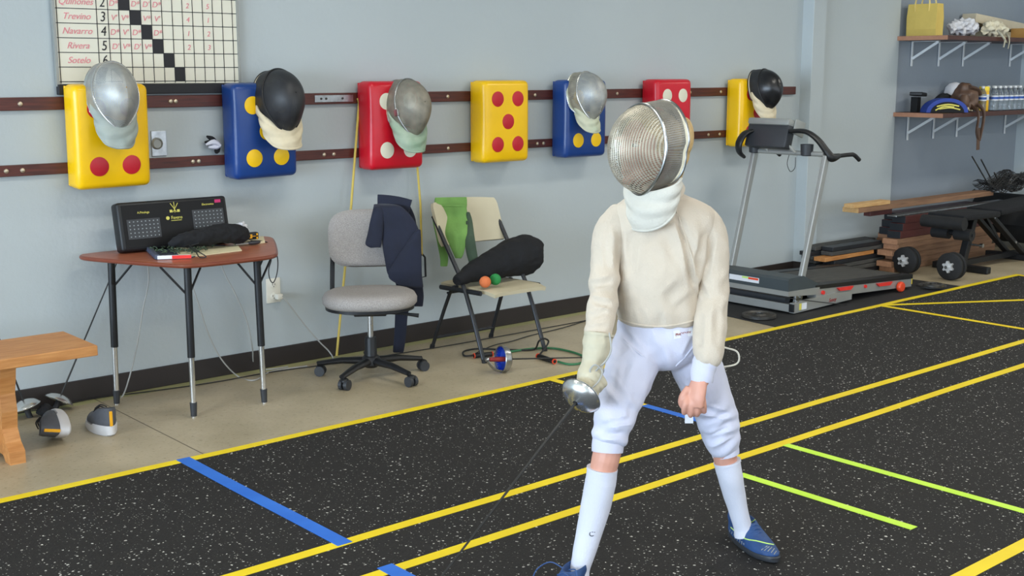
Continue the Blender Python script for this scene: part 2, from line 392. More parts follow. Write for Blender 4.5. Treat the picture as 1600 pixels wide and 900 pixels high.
struct(mb.out('wall_rear', 'wall_paint_shell', smooth=False))
# baseboards
mb = MB(); mb.box(((XL + XA) / 2, -0.006, 0.05), (XA - XL, 0.012, 0.10), bevel=0.003); struct(mb.out('baseboard_back', 'baseboard', smooth=False))
mb = MB(); mb.box((XA - 0.004, -0.05, 0.05), (0.012, 0.10, 0.10)); mb.box((XA + 0.075, -0.1, 0.05), (0.16, 0.012, 0.10)); mb.box((8.25, -0.028, 0.05), (1.1, 0.012, 0.10)); mb.box((9.8, -0.002, 0.05), (2.1, 0.012, 0.10)); mb.box((XR - 0.006, -3, 0.05), (0.012, 6, 0.10))
struct(mb.out('baseboard_right', 'baseboard', smooth=False))

# unseen ceiling light fittings, added as fill light
def ceiling_fill_light(x, y, label, power=25):
    t = thing('ceiling_fill_light', label, 'ceiling light', (x, y, ZC), group='added ceiling fill lights')
    mb = MB(); mb.box((0, 0, -0.03), (1.24, 0.34, 0.06), bevel=0.004); mb.out('housing', 'white_paint', t, smooth=False)
    em = MATS.get('tube_glow')
    if em is None:
        em = bpy.data.materials.new('tube_glow'); em.use_nodes = True
        bb = em.node_tree.nodes['Principled BSDF']; bb.inputs['Emission Color'].default_value = (1, 0.97, 0.88, 1); bb.inputs['Emission Strength'].default_value = 2.0; MATS['tube_glow'] = em
    mb = MB(); mb.box((0, 0, -0.065), (1.18, 0.28, 0.014), bevel=0.004); mb.out('diffuser', em, t, smooth=False)
    l = area('fill_light', (0, 0, -0.08), (0, 0, 0), 1.2, 0.3, power, (1.0, 0.965, 0.87)); l.parent = t
for i, x in enumerate((-0.3, 2.9, 6.1, 9.3)):
    for j, y in enumerate((-2.0, -5.0, -8.0)):
        ceiling_fill_light(x, y, 'added white ceiling strip light giving fill over the hall, row %s from the pad wall, %s bay' % (('nearest', 'middle', 'farthest')[j], ('left end', 'second', 'third', 'right end')[i]))

# wall rails
def rail(z0, z1, x1, label, screws, metal=False):
    t = thing('wooden_rail', label, 'rail', (1.0, 0, (z0 + z1) / 2), group=None)
    mb = MB(); mb.box(((x1 - 1.0) / 2 - 1.2, -0.012, 0), (x1 - 1.0 + 2.4, 0.022, z1 - z0), bevel=0.003); mb.out('board', 'rail_wood', t, smooth=False)
    for sx in screws:
        q = MB(); q.lathe([(0.011, 0), (0.009, 0.004), (0.003, 0.006)], Matrix.Translation((sx - 1.0, -0.0235, 0.0)) @ Matrix.Rotation(PI / 2, 4, 'X'), 12); q.out('screw', 'screw', t)
    if metal:
        q = MB(); q.box((3.49 - 1.0, -0.025, 0.0), (0.235, 0.004, 0.036), bevel=0.001)
        q.out('metal_plate', 'steel', t, smooth=False)
        for dx in (-0.08, -0.05, 0.05):
            q = MB(); q.cyl((2.49 + dx, -0.027, 0), (2.49 + dx, -0.030, 0), 0.006, 10); q.out('plate_screw', 'iron', t)
    return t
rail(1.348, 1.405, 7.475, 'upper dark red-brown wooden rail the pads hang on', (1.88, 2.58, 2.605, 4.24, 4.9, 5.6, 6.3, 6.62, 7.1), True)
rail(1.063, 1.112, 6.70, 'lower dark red-brown wooden rail the pads hang on', (1.80, 1.87, 2.68, 2.71, 3.42, 3.48, 4.24, 4.92, 4.97, 5.6, 6.5, 6.62))

# ================================================================== MATS AND TAPES
MT = 0.006
mb = MB(); mb.box(((8.78 - 2.45) / 2, -5.0, MT / 2), (8.78 + 2.45, 7.7, MT)); single(mb, 'rubber_mat', 'speckled_rubber', 'large black speckled rubber mat covering the fencing floor', 'rubber mat', (2.89, -5.0, 0), smooth=False)
mb = MB(); mb.prism([(5.87, -1.14), (5.95, -0.28), (8.0, -0.28), (8.0, -1.14)], Matrix(), MT); single(mb, 'treadmill_mat', 'black_rubber', 'black rubber mat under the treadmill', 'rubber mat', (6.9, -0.7, 0), smooth=False)
def tape(name, m, label, a, b_, w=0.046, wob=0.0, grp=None, z=None):
    a = Vector((a[0], a[1], 0)); b_ = Vector((b_[0], b_[1], 0)); d = (b_ - a); nrm = Vector((-d.y, d.x, 0)).normalized()
    n = max(2, int(d.length / 0.12)); lo, hi = [], []
    for i in range(n + 1):
        p = a + d * (i / n); o1 = wob * noise.noise(Vector((p.x * 1.6, p.y * 1.6, len(label) * 1.7)))
        lo.append(p - nrm * (w / 2) + nrm * o1); hi.append(p + nrm * (w / 2) + nrm * o1)
    zz = MT if z is None else z
    mb = MB(); base_ = (a + b_) / 2 + Vector((0, 0, zz))
    mb.rings([[Vector((l.x, l.y, zz)), Vector((h.x, h.y, zz)), Vector((h.x, h.y, zz + 0.0012)), Vector((l.x, l.y, zz + 0.0012))] for l, h in zip(lo, hi)])
    return single(mb, 'floor_tape', m, label, 'floor tape', base_, smooth=False)
tape('t', 'tape_yellow', 'yellow tape line along the mat edge nearest the pad wall', (-1, -1.155), (8.80, -1.155), 0.046, 0.008)
tape('t', 'tape_yellow', 'yellow tape line running behind the fencer, first of the centre pair', (-1, -2.285), (8.74, -2.285), 0.046, 0.006)
tape('t', 'tape_yellow', 'yellow tape line passing behind the ankles of the fencer, second of the centre pair', (-1, -2.566), (8.74, -2.566), 0.046, 0.005)
tape('t', 'tape_yellow', 'short piece of yellow tape in the bottom right corner of the floor', (2.6, -3.742), (8.74, -3.742), 0.05, 0.004)
tape('t', 'tape_yellow', 'yellow cross tape running toward the fencer from the wall side line', (3.985, -1.17), (3.985, -1.80), 0.042, z=MT + 0.0012)
tape('t', 'tape_blue', 'short blue cross tape between the legs of the fencer', (3.985, -1.80), (3.985, -2.26), 0.042, z=MT + 0.0014)
tape('t', 'tape_blue', 'long blue cross tape in the left foreground', (2.03, -1.135), (2.03, -2.30), 0.056, 0.003, z=MT + 0.0014)
tape('t', 'tape_blue', 'blue tape patch at the bottom edge left of the fencer', (2.025, -2.53), (2.025, -3.1), 0.056, z=MT + 0.0014)
tape('t', 'tape_lime', 'longer neon yellow-green tape stretching to the right edge', (3.985, -2.588), (3.985, -4.3), 0.040, 0.003, z=MT + 0.0013)
tape('t', 'tape_lime', 'shorter neon yellow-green tape beside the lifted rear foot', (3.55, -2.70), (3.55, -3.435), 0.040, 0.003, z=MT + 0.0013)
tape('t', 'tape_yellow', 'yellow cross tape starting below the end of the treadmill', (6.92, -1.17), (6.92, -2.27), 0.042, z=MT + 0.0012)
tape('t', 'tape_yellow', 'yellow diagonal tape from the treadmill end toward the right edge', (6.95, -1.17), (8.76, -2.24), 0.042, z=MT + 0.0014)
tape('t', 'tape_yellow', 'yellow cross tape at the far right corner of the mat', (8.76, -1.17), (8.76, -2.26), 0.042, z=MT + 0.0012)

# ================================================================== WALL PADS
def pad(x, m, dm, label, roll=0.0, lean=0.0, w=0.35, h=0.465):
    t = thing('target_pad', label, 'target pad', (x, -0.028, 1.2325), (lean, roll, 0), group='five-dot target pads on the wall rails')
    mb = MB(); d = 0.125
    mb.box((0, -d / 2, 0), (w, d, h), bevel=0.030, seg=4)
    bmesh.ops.subdivide_edges(mb.bm, edges=[e for e in mb.bm.edges if e.calc_length() > 0.2], cuts=7, use_grid_fill=True)
    for v in mb.bm.verts:
        k = max(0, 1 - (v.co.x / (w / 2)) ** 2) * max(0, 1 - (v.co.z / (h / 2)) ** 2)
        if v.co.y < -d + 0.03: v.co.y -= 0.012 * k ** 0.5 if k > 0 else 0
    mb.out('cushion', m, t, angle=60)
    mb = MB(); mb.tube([(-w / 2 + 0.012, -0.006, -h / 2 + 0.012), (w / 2 - 0.012, -0.006, -h / 2 + 0.012), (w / 2 - 0.012, -0.006, h / 2 - 0.012), (-w / 2 + 0.012, -0.006, h / 2 - 0.012), (-w / 2 + 0.012, -0.006, -h / 2 + 0.012)], 0.006, 6); mb.out('piping', m, t)
    for dx, dz in ((-0.075, 0.128), (0.075, 0.128), (0, 0), (-0.075, -0.128), (0.075, -0.128)):
        k = (1 - (dx / (w / 2)) ** 2) * (1 - (dz / (h / 2)) ** 2)
        mb = MB(); mb.lathe([(0.0435, 0), (0.0435, 0.0022), (0.041, 0.003)], Matrix.Translation((dx, -d - 0.012 * k ** 0.5 + 0.0012, dz)) @ Matrix.Rotation(PI / 2, 4, 'X'), 32)
        mb.out('dot', dm, t)
    return t
pad(2.237, 'vinyl_yellow', 'dot_red', 'yellow pad with red dots, leftmost on the wall, below the score board', -0.012, 0.05)
pad(3.012, 'vinyl_blue', 'dot_yellow', 'blue pad with yellow dots behind the black fencing mask with a cream bib', -0.02, 0.035)
pad(3.80, 'vinyl_red', 'dot_white', 'red pad with white dots above the office chair')
pad(4.568, 'vinyl_yellow', 'dot_red', 'yellow pad with five red dots and no mask on it')
pad(5.205, 'vinyl_blue', 'dot_yellow', 'blue pad with yellow dots partly behind the head of the fencer')
pad(5.995, 'vinyl_red', 'dot_white', 'red pad with white dots just right of the head of the fencer')
pad(6.850, 'vinyl_yellow', 'dot_red', 'yellow pad with red dots, rightmost on the wall, behind the treadmill console')

# ================================================================== FENCING MASKS
W_, HT, HB = 0.098, 0.135, 0.150
def egg(s, k=1.0):
    c = math.cos(s); z = (HT if c > 0 else HB) * c
    x = W_ * math.sin(s) * (1.0 if c > 0 else (1 - 0.30 * (-c) ** 2.0))
    return x * k, z * k
def mask_parts(t, wm, rim, side, bib, bulge=0.115, band=0.085, ridge=True, bib_drop=0.11, fat=1.0, liner='bib_cream', tab=None, droop=0.0, sweep=0.0, bibw=1.0, seed=1.0, jaw=False):
    """fencing mask, face toward local -Y, z up"""
    def front(u, v):
        rho = 0.02 + 0.98 * v; s = u * 2 * PI
        x, z = egg(s); x *= rho; z *= rho
        y = -bulge * (1 - rho ** 2.3) ** 0.75
        if ridge: y *= 1 - (0.34 if jaw else 0.22) * abs(x) / W_
        y -= 0.02 * (1 - rho) * max(0, -z) / HB
        return Vector((x, y, z))
    def uvf(u, v):
        p = front(u % 1.0 if u < 1 else 0.0, v)
        return (p.x * 1.2 + (0 if p.x > 0 else 10), p.z * 1.1 + p.y * 0.35)
    mb = MB(); mb.grid(front, 64, 18, closeu=True, uvf=uvf); mb.out('mesh_face', wm, t, angle=50 if ridge else 80)
    SR = math.radians(166 if jaw else 152)
    def bandf(u, v):
        s = (u - 0.5) * 2 * SR; x, z = egg(s); k = 1 + 0.05 * math.sin(PI * min(1, v * 0.7)) - 0.03 * v
        L_ = band * ((0.80 + 0.20 * min(1, (SR - abs(s)) / 0.9)) if jaw else (0.35 + 0.65 * min(1, max(0, (SR - abs(s)) / 0.7))))
        if jaw and z < 0:
            xr, zr = W_ * math.copysign(abs(math.sin(s)) ** 0.55, math.sin(s)) * 0.92, -HB * 0.80 * (-math.cos(s)) ** 0.8
            x = x * (1 - v) + xr * v; z = z * (1 - v) + zr * v; k = 1
        return Vector((x * k, v * L_, z * k + (0.012 * v if z > 0 else 0)))
    mb = MB(); mb.grid(bandf, 60, 7, uvf=lambda u, v: (u * 0.62, v * band)); mb.out('mesh_side', side, t, thick=0.0012)
    mb = MB(); P = [Vector((egg(2 * PI * k / 60)[0] * 1.012, 0.0, egg(2 * PI * k / 60)[1] * 1.012)) for k in range(60)]
    mb.tube(P + [P[0], P[1]], 0.0048, 8); mb.out('rim', rim, t)
    mb = MB(); P = [bandf(k / 50, 1.0) for k in range(51)]; mb.tube(P, 0.0052, 8); mb.out('rear_rim', side if rim == 'black_plastic' else rim, t)
    # padding strip just inside the rear opening
    mb = MB()
    mb.tube([bandf(k / 50, 0.93) * 1.0 * Matrix.Identity(3) if False else Vector((bandf(k / 50, 0.93).x * 0.94, bandf(k / 50, 0.93).y, bandf(k / 50, 0.93).z * 0.94)) for k in range(51)], 0.009, 8); mb.out('padding', liner, t)
    # bib: cloth apron hanging from the lower half of the rims
    def bibf(u, v):
        s = (u - 0.5) * 2; ph = s * math.radians(118); a_ = abs(s)
        zt = (-HB * 0.97 + 0.052 * min(1, a_ * 1.1) ** 1.2) if jaw else (-0.115 + 0.105 * min(1, a_ * 1.25) ** 1.6); zb = -(HB + bib_drop) + (bib_drop + (0.0 if jaw else 0.055)) * a_ ** 2.4
        z = zt + (zb - zt) * v
        wx = W_ * bibw * (1.05 - 0.30 * v ** 1.8 * (1 - 0.4 * a_)); yc = band * 0.62; ly = band * 0.62 - 0.006
        puff = 0.016 * math.sin(v * PI * 0.9) * (1 - 0.5 * a_)
        fold = 0.010 * noise.noise(Vector((s * 3.5, v * 2.6, seed))) * v + 0.005 * math.sin(v * 15 + s * 6 + seed) * math.sin(PI * v)
        x = (wx + fold) * math.sin(ph) + droop * v; y = yc - (ly + puff + fold) * math.cos(ph) - sweep * v
        return Vector((x, y, z))
    mb = MB(); mb.grid(bibf, 48, 12); mb.out('bib', bib, t, thick=0.009, subd=1)
    mb = MB(); mb.tube([bibf(k / 40, 0.99) for k in range(41)], 0.006, 8); mb.out('bib_hem', bib, t)
    mb = MB(); mb.tube([(0, 0.075, 0.13), (0, 0.12, 0.11), (0, 0.15, 0.05), (0, 0.155, 0.0)], [(0.022, 0.003)] * 4, 10, sm=4); mb.out('back_tongue', 'black_plastic', t)
    if jaw:
        for e in (0.0, 1.0): mb = MB(); mb.tube([bandf(e, k / 8) * 1.01 for k in range(9)], [(0.004, 0.007)] * 9, 8); mb.out('jaw_trim', rim, t)
        mb = MB(); mb.tube([bibf(k / 40, 0.03) * 1.012 for k in range(41)], 0.004, 8); mb.out('bib_seam', bib, t)
        mb = MB(); mb.tube([bibf(k / 40, 0.86) * 1.004 for k in range(41)], 0.0028, 8); mb.out('bib_seam', bib, t)
    if tab:
        mb = MB(); mb.box((-W_ * 0.98, 0.0, -0.03), (0.012, 0.03, 0.035), bevel=0.003); mb.out('side_clip', tab, t, smooth=False)
GM = 'fencing masks hung on the wall pads'
def wall_mask(px, py, Y, label, args, s=1.0, pitch=-0.28, roll=0.0, yaw=0.0):
    p = wl(px, py, Y)
    t = thing('fencing_mask', label, 'fencing mask', p, (pitch, roll, yaw), group=GM); t.scale = (s, s, s)
    mask_parts(t, **args); return t
wall_mask(181, 146, -0.24, 'silver mesh fencing mask with a grey bib on the leftmost yellow pad', dict(wm='wire_silver', rim='chrome', side='wire_silver', bib='bib_grey', bib_drop=0.085, liner='bib_grey', bibw=0.92), 1.04, -0.24, 0.0)
wall_mask(442, 155, -0.24, 'matt black fencing mask with a cream bib on the blue pad', dict(wm='wire_black', rim='black_plastic', side='wire_black', bib='bib_cream', ridge=False, bib_drop=0.075, bibw=1.0, seed=3.0), 1.10, -0.28, 0.02)
wall_mask(643, 166, -0.24, 'tarnished grey fencing mask with a greenish bib on the red pad', dict(wm='wire_grey', rim='steel', side='wire_grey', bib='bib_green', ridge=False, bib_drop=0.08, tab='steel', liner='bib_cream', seed=5.0), 1.06, -0.22, 0.0)
wall_mask(921, 148, -0.24, 'shiny silver fencing mask with a pale green bib on the second blue pad', dict(wm='wire_silver', rim='chrome', side='wire_bright', bib='bib_pale_green', ridge=False, bib_drop=0.075, liner='bib_pale_green', bibw=0.8, seed=7.0), 1.02, -0.24, 0.0)
wall_mask(1199, 138, -0.26, 'glossy black fencing mask with a tan bib on the rightmost yellow pad', dict(wm='wire_gloss_black', rim='black_plastic', side='wire_black', bib='bib_cream', ridge=False, bib_drop=0.08, seed=9.0), 0.98, -0.24, 0.0)

# ================================================================== SCORE BOARD
t = thing('score_board', 'white bout score board with a black grid and red handwriting above the leftmost pad', 'score board', (2.50, -0.004, 1.46))
ox, oz = 2.50, 1.46
mb = MB(); mb.box((0, -0.010, 0.34), (0.895, 0.014, 0.68), bevel=0.002); mb.out('panel', 'board_white', t, smooth=False)
mb = MB(); mb.box((-0.448, -0.012, 0.34), (0.012, 0.022, 0.70)); mb.box((0.449, -0.012, 0.34), (0.012, 0.022, 0.70)); mb.box((0, -0.012, 0.69), (0.90, 0.022, 0.014)); mb.out('frame', 'frame_grey', t, smooth=False)
mb = MB(); mb.box((0, -0.018, -0.024), (0.905, 0.030, 0.046), bevel=0.003); mb.out('tray', 'ink_black', t, smooth=False)
cols = [2.066, 2.246, 2.299, 2.35, 2.402, 2.455, 2.506, 2.558, 2.61, 2.661, 2.713, 2.765, 2.817, 2.868, 2.921]
rows = [1.471 + 0.0642 * k for k in range(10)]
mb = MB()
for x in cols: mb.box((x - ox, -0.0178, (1.462 + 2.11) / 2 - oz), (0.0032, 0.0012, 0.645))
for z in rows: mb.box((0.0, -0.0178, z - oz), (0.885, 0.0012, 0.0034))
mb.out('grid', 'ink_black', t, smooth=False)
for k in range(1, 8):                                     # filled diagonal: row k, column k
    z = rows[0] + 0.0642 * (7 - k) + 0.0321; x = (cols[k + 1] + cols[k + 2]) / 2
    mb = MB(); mb.box((x - ox, -0.0182, z - oz), (0.052, 0.0014, 0.0642)); mb.out('black_square', 'ink_black', t, smooth=False)
names = {6: 'Sotelo', 5: 'Rivera', 4: 'Navarro', 3: 'Trevino', 2: 'Quinones'}
for k in range(2, 7):
    z = rows[0] + 0.0642 * (7 - k) + 0.030
    text(str(k), 0.062, WALLM((cols[1] + cols[2]) / 2 - ox, -0.0185, z - oz), 'row_number', 'ink_black', t, shear=0.15, xs=0.85)
    text(names[k], 0.040, WALLM(2.152 - ox, -0.0185, z - oz), 'written_name', 'ink_red', t, shear=0.35, xs=1.0, depth=0.0005)
marks = {2: ['D', None, 'D', 'D', 'D'], 3: ['V', 'V', None, 'V', 'V'], 4: ['D', 'V', 'D', None, 'D'], 5: ['D', 'V', 'D', 'V', None]}
tail = {2: ('2', '5'), 3: ('4', '1'), 4: ('1', '2'), 5: ('2', '3')}
for k, ms in marks.items():
    z = rows[0] + 0.0642 * (7 - k) + 0.028
    for c_, q in enumerate(ms):
        if q: text(q + ("'" if (k + c_) % 2 else '*'), 0.036, WALLM((cols[c_ + 2] + cols[c_ + 3]) / 2 - ox, -0.0185, z - oz), 'written_mark', 'ink_red', t, shear=0.2, depth=0.0005)
    for c_, q in zip((9, 11), tail[k]): text(q, 0.034, WALLM((cols[c_] + cols[c_ + 1]) / 2 - ox, -0.0185, z - oz), 'written_mark', 'ink_red', t, shear=0.2, depth=0.0005)

# wall plates
t = thing('wall_outlet', 'cream power outlet low on the wall right of the desk', 'power outlet', (3.103, 0, 0.402))
mb = MB(); mb.box((0, -0.004, 0), (0.082, 0.008, 0.128), bevel=0.003); mb.out('cover_plate', 'outlet_plastic', t)
for dz in (0.03, -0.03):
    mb = MB(); mb.lathe([(0.019, 0), (0.019, 0.003), (0.017, 0.004)], Matrix.Translation((0, -0.0075, dz)) @ Matrix.Rotation(PI / 2, 4, 'X'), 20); s_ = mb.out('socket', 'outlet_plastic', t)
    mb = MB(); mb.box((-0.007, -0.0118, dz + 0.003), (0.0025, 0.001, 0.009)); mb.box((0.007, -0.0118, dz + 0.003), (0.0025, 0.001, 0.009)); mb.cyl((0, -0.0113, dz - 0.009), (0, -0.0123, dz - 0.009), 0.0025, 8); mb.out('slots', 'ink_black', s_, smooth=False)
t = thing('power_plug', 'cream plug in the lower socket of the wall outlet with its grey cord', 'plug', (3.12, -0.012, 0.372))
mb = MB(); mb.box((0, -0.018, 0), (0.034, 0.036, 0.03), bevel=0.006); mb.out('plug_body', 'outlet_plastic', t)
pts = [Vector((3.13, -0.045, 0.375))] + [wl(x, y, -0.06) for x, y in ((455, 480), (478, 510), (500, 535), (514, 549))] + [fl(520, 562, 0.01), fl(500, 566, 0.008)]
mb = MB(); mb.tube([p - Vector((3.12, -0.012, 0.372)) for p in pts], 0.004, 6, sm=5); mb.out('cord', 'cable_grey', t)
t = thing('junction_plate', 'grey metal socket plate on the wall between the rails', 'wall plate', (2.52, 0, 1.18))
mb = MB(); mb.box((0, -0.004, 0), (0.075, 0.008, 0.12), bevel=0.002); mb.out('plate', 'steel', t, smooth=False)
mb = MB(); mb.lathe([(0.028, 0), (0.028, 0.006), (0.022, 0.012), (0.02, 0.006)], Matrix.Translation((-0.012, -0.008, 0)) @ Matrix.Rotation(PI / 2, 4, 'X'), 24); mb.out('socket_ring', 'frame_grey', t)

# knotted rag on the lower rail
t = thing('knotted_lace', 'black and white knotted lace stuck on the lower rail beside the blue pad', 'lace', wl(336, 230, -0.03))
b0 = wl(336, 230, -0.03)
for k, (m, P) in enumerate((('sock_cloth', ((344, 228), (334, 222), (322, 226))), ('sock_cloth', ((344, 226), (338, 229), (326, 230))), ('black_cloth', ((340, 228), (332, 218), (323, 213))), ('black_cloth', ((340, 228), (330, 223), (320, 222))), ('black_cloth', ((342, 230), (339, 236), (338, 240))))):
    mb = MB(); mb.tube([wl(x, y, -0.055 + 0.006 * k) - b0 for x, y in P], [0.009, 0.014, 0.005], 7, sm=4); mb.out('strand', m, t)

# ================================================================== SCHOOL DESK AND WHAT LIES ON IT
t = thing('school_desk', 'small school desk with a red-brown top and black and chrome legs against the wall', 'desk', (2.54, -0.35, 0))
D0 = Vector((2.54, -0.35, 0))
poly = [(2.11, -0.06), (2.99, -0.06), (3.03, -0.10), (3.02, -0.17), (2.79, -0.60), (2.74, -0.66), (2.66, -0.68), (2.40, -0.68), (2.32, -0.66), (2.27, -0.60), (2.07, -0.18), (2.07, -0.10)]
def rounded(poly, it=2):
    for _ in range(it):
        q = []
        for i in range(len(poly)):
            a, b_ = poly[i], poly[(i + 1) % len(poly)]
            q += [(a[0] * .75 + b_[0] * .25, a[1] * .75 + b_[1] * .25), (a[0] * .25 + b_[0] * .75, a[1] * .25 + b_[1] * .75)]
        poly = q
    return poly
pr = [(x - D0.x, y - D0.y) for x, y in rounded(poly)]
mb = MB(); mb.prism(pr, Matrix.Translation((0, 0, 0.682)), 0.018); mb.out('desktop', 'desk_wood', t, smooth=False)
mb = MB(); mb.tube([(x, y, 0.690) for x, y in pr] + [(pr[0][0], pr[0][1], 0.690)], 0.0095, 8); mb.out('edge_band', 'desk_edge', t)
for lx, ly in ((2.17, -0.176), (2.93, -0.176), (2.343, -0.603), (2.697, -0.602)):
    q = Vector((lx, ly, 0)) - D0; c_ = Vector((0, 0.02, 0.66)) - q; out_ = Vector((q.x, q.y, 0)).normalized()
    tp = q - out_ * 0.012 + Vector((0, 0, 0.682))
    mb = MB(); mb.tube([tp, q + (tp - q) * 0.40], 0.0165, 16); lg = mb.out('leg', 'black_plastic', t)
    mb = MB(); mb.tube([q + (tp - q) * 0.42, q + (tp - q) * 0.05], 0.0125, 16); mb.out('leg_extension', 'chrome', lg)
    mb = MB(); mb.tube([q + (tp - q) * 0.10, q + Vector((0, 0, 0.006))], [0.0165, 0.0135], 14); mb.out('leg_foot', 'dark_plastic', lg)
    mb = MB(); mb.cyl(q, q + Vector((0, 0, 0.008)), 0.011, 14); mb.out('glide', 'chrome', lg)
    for sx in (-1, 1):
        tgt = q + Vector(((0.10 if sx * q.x < 0 or ly < -0.3 else 0.015) * sx, 0.05 if ly < -0.3 else -0.08, 0.683)); mb = MB(); mb.tube([q + (tp - q) * 0.80, tgt], 0.005, 8); mb.out('brace', 'black_plastic', lg)
TT = 0.7005
# scoring machine leaning back
mt = thing('scoring_machine', 'black electric fencing scoring box leaning on the desk', 'scoring machine', (2.49, -0.19, TT + 0.004), (-0.20, 0, -0.02))
mb = MB(); mb.box((0, 0, 0.112), (0.54, 0.075, 0.224), bevel=0.014, seg=3); mb.out('case', 'black_plastic', mt)
mb = MB(); mb.box((0.002, -0.0385, 0.112), (0.505, 0.003, 0.195), bevel=0.001); mb.out('front_panel', 'panel_black', mt, smooth=False)
for sx in (-1, 1):
    cx = -0.155 if sx < 0 else 0.165; cz = 0.098 if sx < 0 else 0.120
    mb = MB(); mb.box((cx, -0.0405, cz), (0.158, 0.002, 0.09)); ledp = mb.out('light_panel', 'led_panel', mt, smooth=False)
    mb = MB()
    for i in range(8):
        for j in range(5): mb.box((cx - 0.066 + i * 0.019, -0.042, cz - 0.034 + j * 0.017), (0.005, 0.001, 0.004))
    mb.out('light_dots', 'led_dot', ledp, smooth=False)
    text('A.Pittaluga' if sx < 0 else 'Electronics', 0.0135, WALLM(cx + 0.005, -0.0408, 0.172 if sx < 0 else 0.188), 'side_label', 'label_yellow', mt, xs=1.0)
text('Favero', 0.021, WALLM(0.008, -0.0408, 0.137), 'maker_label', 'label_yellow', mt, xs=0.95)
mb = MB(); mb.box((0.005, -0.0408, 0.124), (0.052, 0.001, 0.0025)); mb.lathe([(0.0085, 0), (0.0085, 0.001)], Matrix.Translation((-0.036, -0.0403, 0.137)) @ Matrix.Rotation(PI / 2, 4, 'X'), 16); mb.out('maker_badge', 'label_yellow', mt, smooth=False)
mb = MB()
for a in (-0.55, 0.0, 0.6): mb.bar((0.002 - math.sin(a) * 0.016, -0.0408, 0.176 - 0.016 * math.cos(a) - 0.0), (0.002 + math.sin(a) * 0.034, -0.0408, 0.176 + 0.034 * math.cos(a)), 0.0024, 0.0012, up=(0, 1, 0))
for sx in (-1, 1): mb.box((0.002 + sx * 0.018, -0.041, 0.168), (0.013, 0.0014, 0.012))
mb.out('crossed_blades_emblem', 'label_yellow', mt, smooth=False)
mb = MB(); mb.box((0.222, -0.0408, 0.200), (0.030, 0.0014, 0.015)); mb.out('pink_sticker', 'magenta', mt, smooth=False)

# black bag bundle across the foot of the machine
def blob(P, R, m, name, label, cat, loc, group=None, vox=0.006, amp=0.006, fr=30, relax=3, extra=None, n=18):
    mb = MB(); mb.tube(P, R, n, sm=5)
    for v in mb.bm.verts: pass
    if extra: extra(mb)
    return single(mb, name, m, label, cat, loc, group, voxel=vox, relax=relax, disp=lambda c, n_: amp * noise.turbulence(c * fr, 2, False) - amp * 0.5)
P = [wl(x, y, Y) for x, y, Y in ((262, 381, -0.33), (285, 376, -0.34), (320, 370, -0.335), (352, 364, -0.33), (378, 367, -0.32), (390, 369, -0.32))]
for p in P: p.z = max(p.z, TT + 0.034)
blob(P, [0.012, 0.035, 0.046, 0.050, 0.046, 0.012], 'black_cloth', 'equipment_roll', 'black cloth equipment roll lying on the desk before the scoring box', 'bag', (2.62, -0.33, TT))
t = thing('wire_connector', 'black plug with orange contacts at the right end of the cloth roll', 'connector', wl(389, 369, -0.30))
t.location.z = max(t.location.z, TT + 0.03)
mb = MB(); mb.box((0.018, 0, 0), (0.055, 0.03, 0.034), bevel=0.005); mb.out('plug_body', 'black_plastic', t)
mb = MB(); mb.box((0.0, -0.017, 0.0), (0.016, 0.004, 0.02), bevel=0.001); mb.box((0.034, -0.017, 0.008), (0.008, 0.004, 0.010)); mb.box((0.034, -0.017, -0.009), (0.008, 0.004, 0.010)); mb.box((0.016, -0.017, 0), (0.02, 0.003, 0.003)); mb.out('contacts', 'orange_tab', t, smooth=False)
# papers, clipboard, cables
def flat(name, m, label, cat, px, z, th=0.003, lay=0.0):
    P = [fl(x, y, z) for x, y in px]; c_ = sum(P, Vector()) / len(P)
    mb = MB(); mb.prism([(p.x - c_.x, p.y - c_.y) for p in P], Matrix(), th)
    o = mb.out(name, m, None, smooth=False); o.location = (c_.x, c_.y, z); return tag(o, label, cat)
flat('paper_sheet', 'paper', 'cream paper sheets sticking out at the front of the desk', 'paper', ((283, 404), (378, 392), (372, 385), (270, 388)), TT + 0.0005, 0.004)
flat('paper_sheet', 'paper', 'cream envelope at the right end of the desk behind the connector', 'paper', ((365, 384), (414, 380), (412, 373), (375, 373)), TT + 0.0005, 0.012)
flat('paper_sheet', 'paper_white', 'white crumpled paper at the left end of the desk', 'paper', ((182, 391), (226, 390), (222, 381), (188, 382)), TT + 0.0005, 0.012)
t = thing('tool_case', 'slate grey tray of small parts with a red label at the desk front', 'parts tray', (2.37, -0.47, TT), (0, 0, 0))
c0 = Vector((2.37, -0.47, TT))
A = [fl(x, y, TT) - c0 for x, y in ((246, 406), (298, 404), (352, 384), (222, 383))]
mb = MB(); mb.prism([(p.x, p.y) for p in A], Matrix(), 0.004); mb.out('base', 'slate_plastic', t, smooth=False)
A2 = [c * 0.86 for c in A]
mb = MB(); mb.bar(A[0] + Vector((0, 0, 0.012)), A[3] + Vector((0, 0, 0.012)), 0.02, 0.022, bevel=0.003); mb.out('side', 'slate_plastic', t, smooth=False)
mb = MB(); mb.bar(A[0] + Vector((0, 0, 0.010)), A[1] + Vector((0, 0, 0.010)), 0.012, 0.016, bevel=0.002); mb.out('front_strip', 'paper_white', t, smooth=False)
mb = MB(); mb.bar(A[0].lerp(A[1], 0.42) + Vector((0, -0.007, 0.010)), A[1] + Vector((0.0, -0.007, 0.010)), 0.004, 0.015); mb.out('red_label', 'red_plastic', t, smooth=False)
rnd = random.Random(3)
mb = MB()
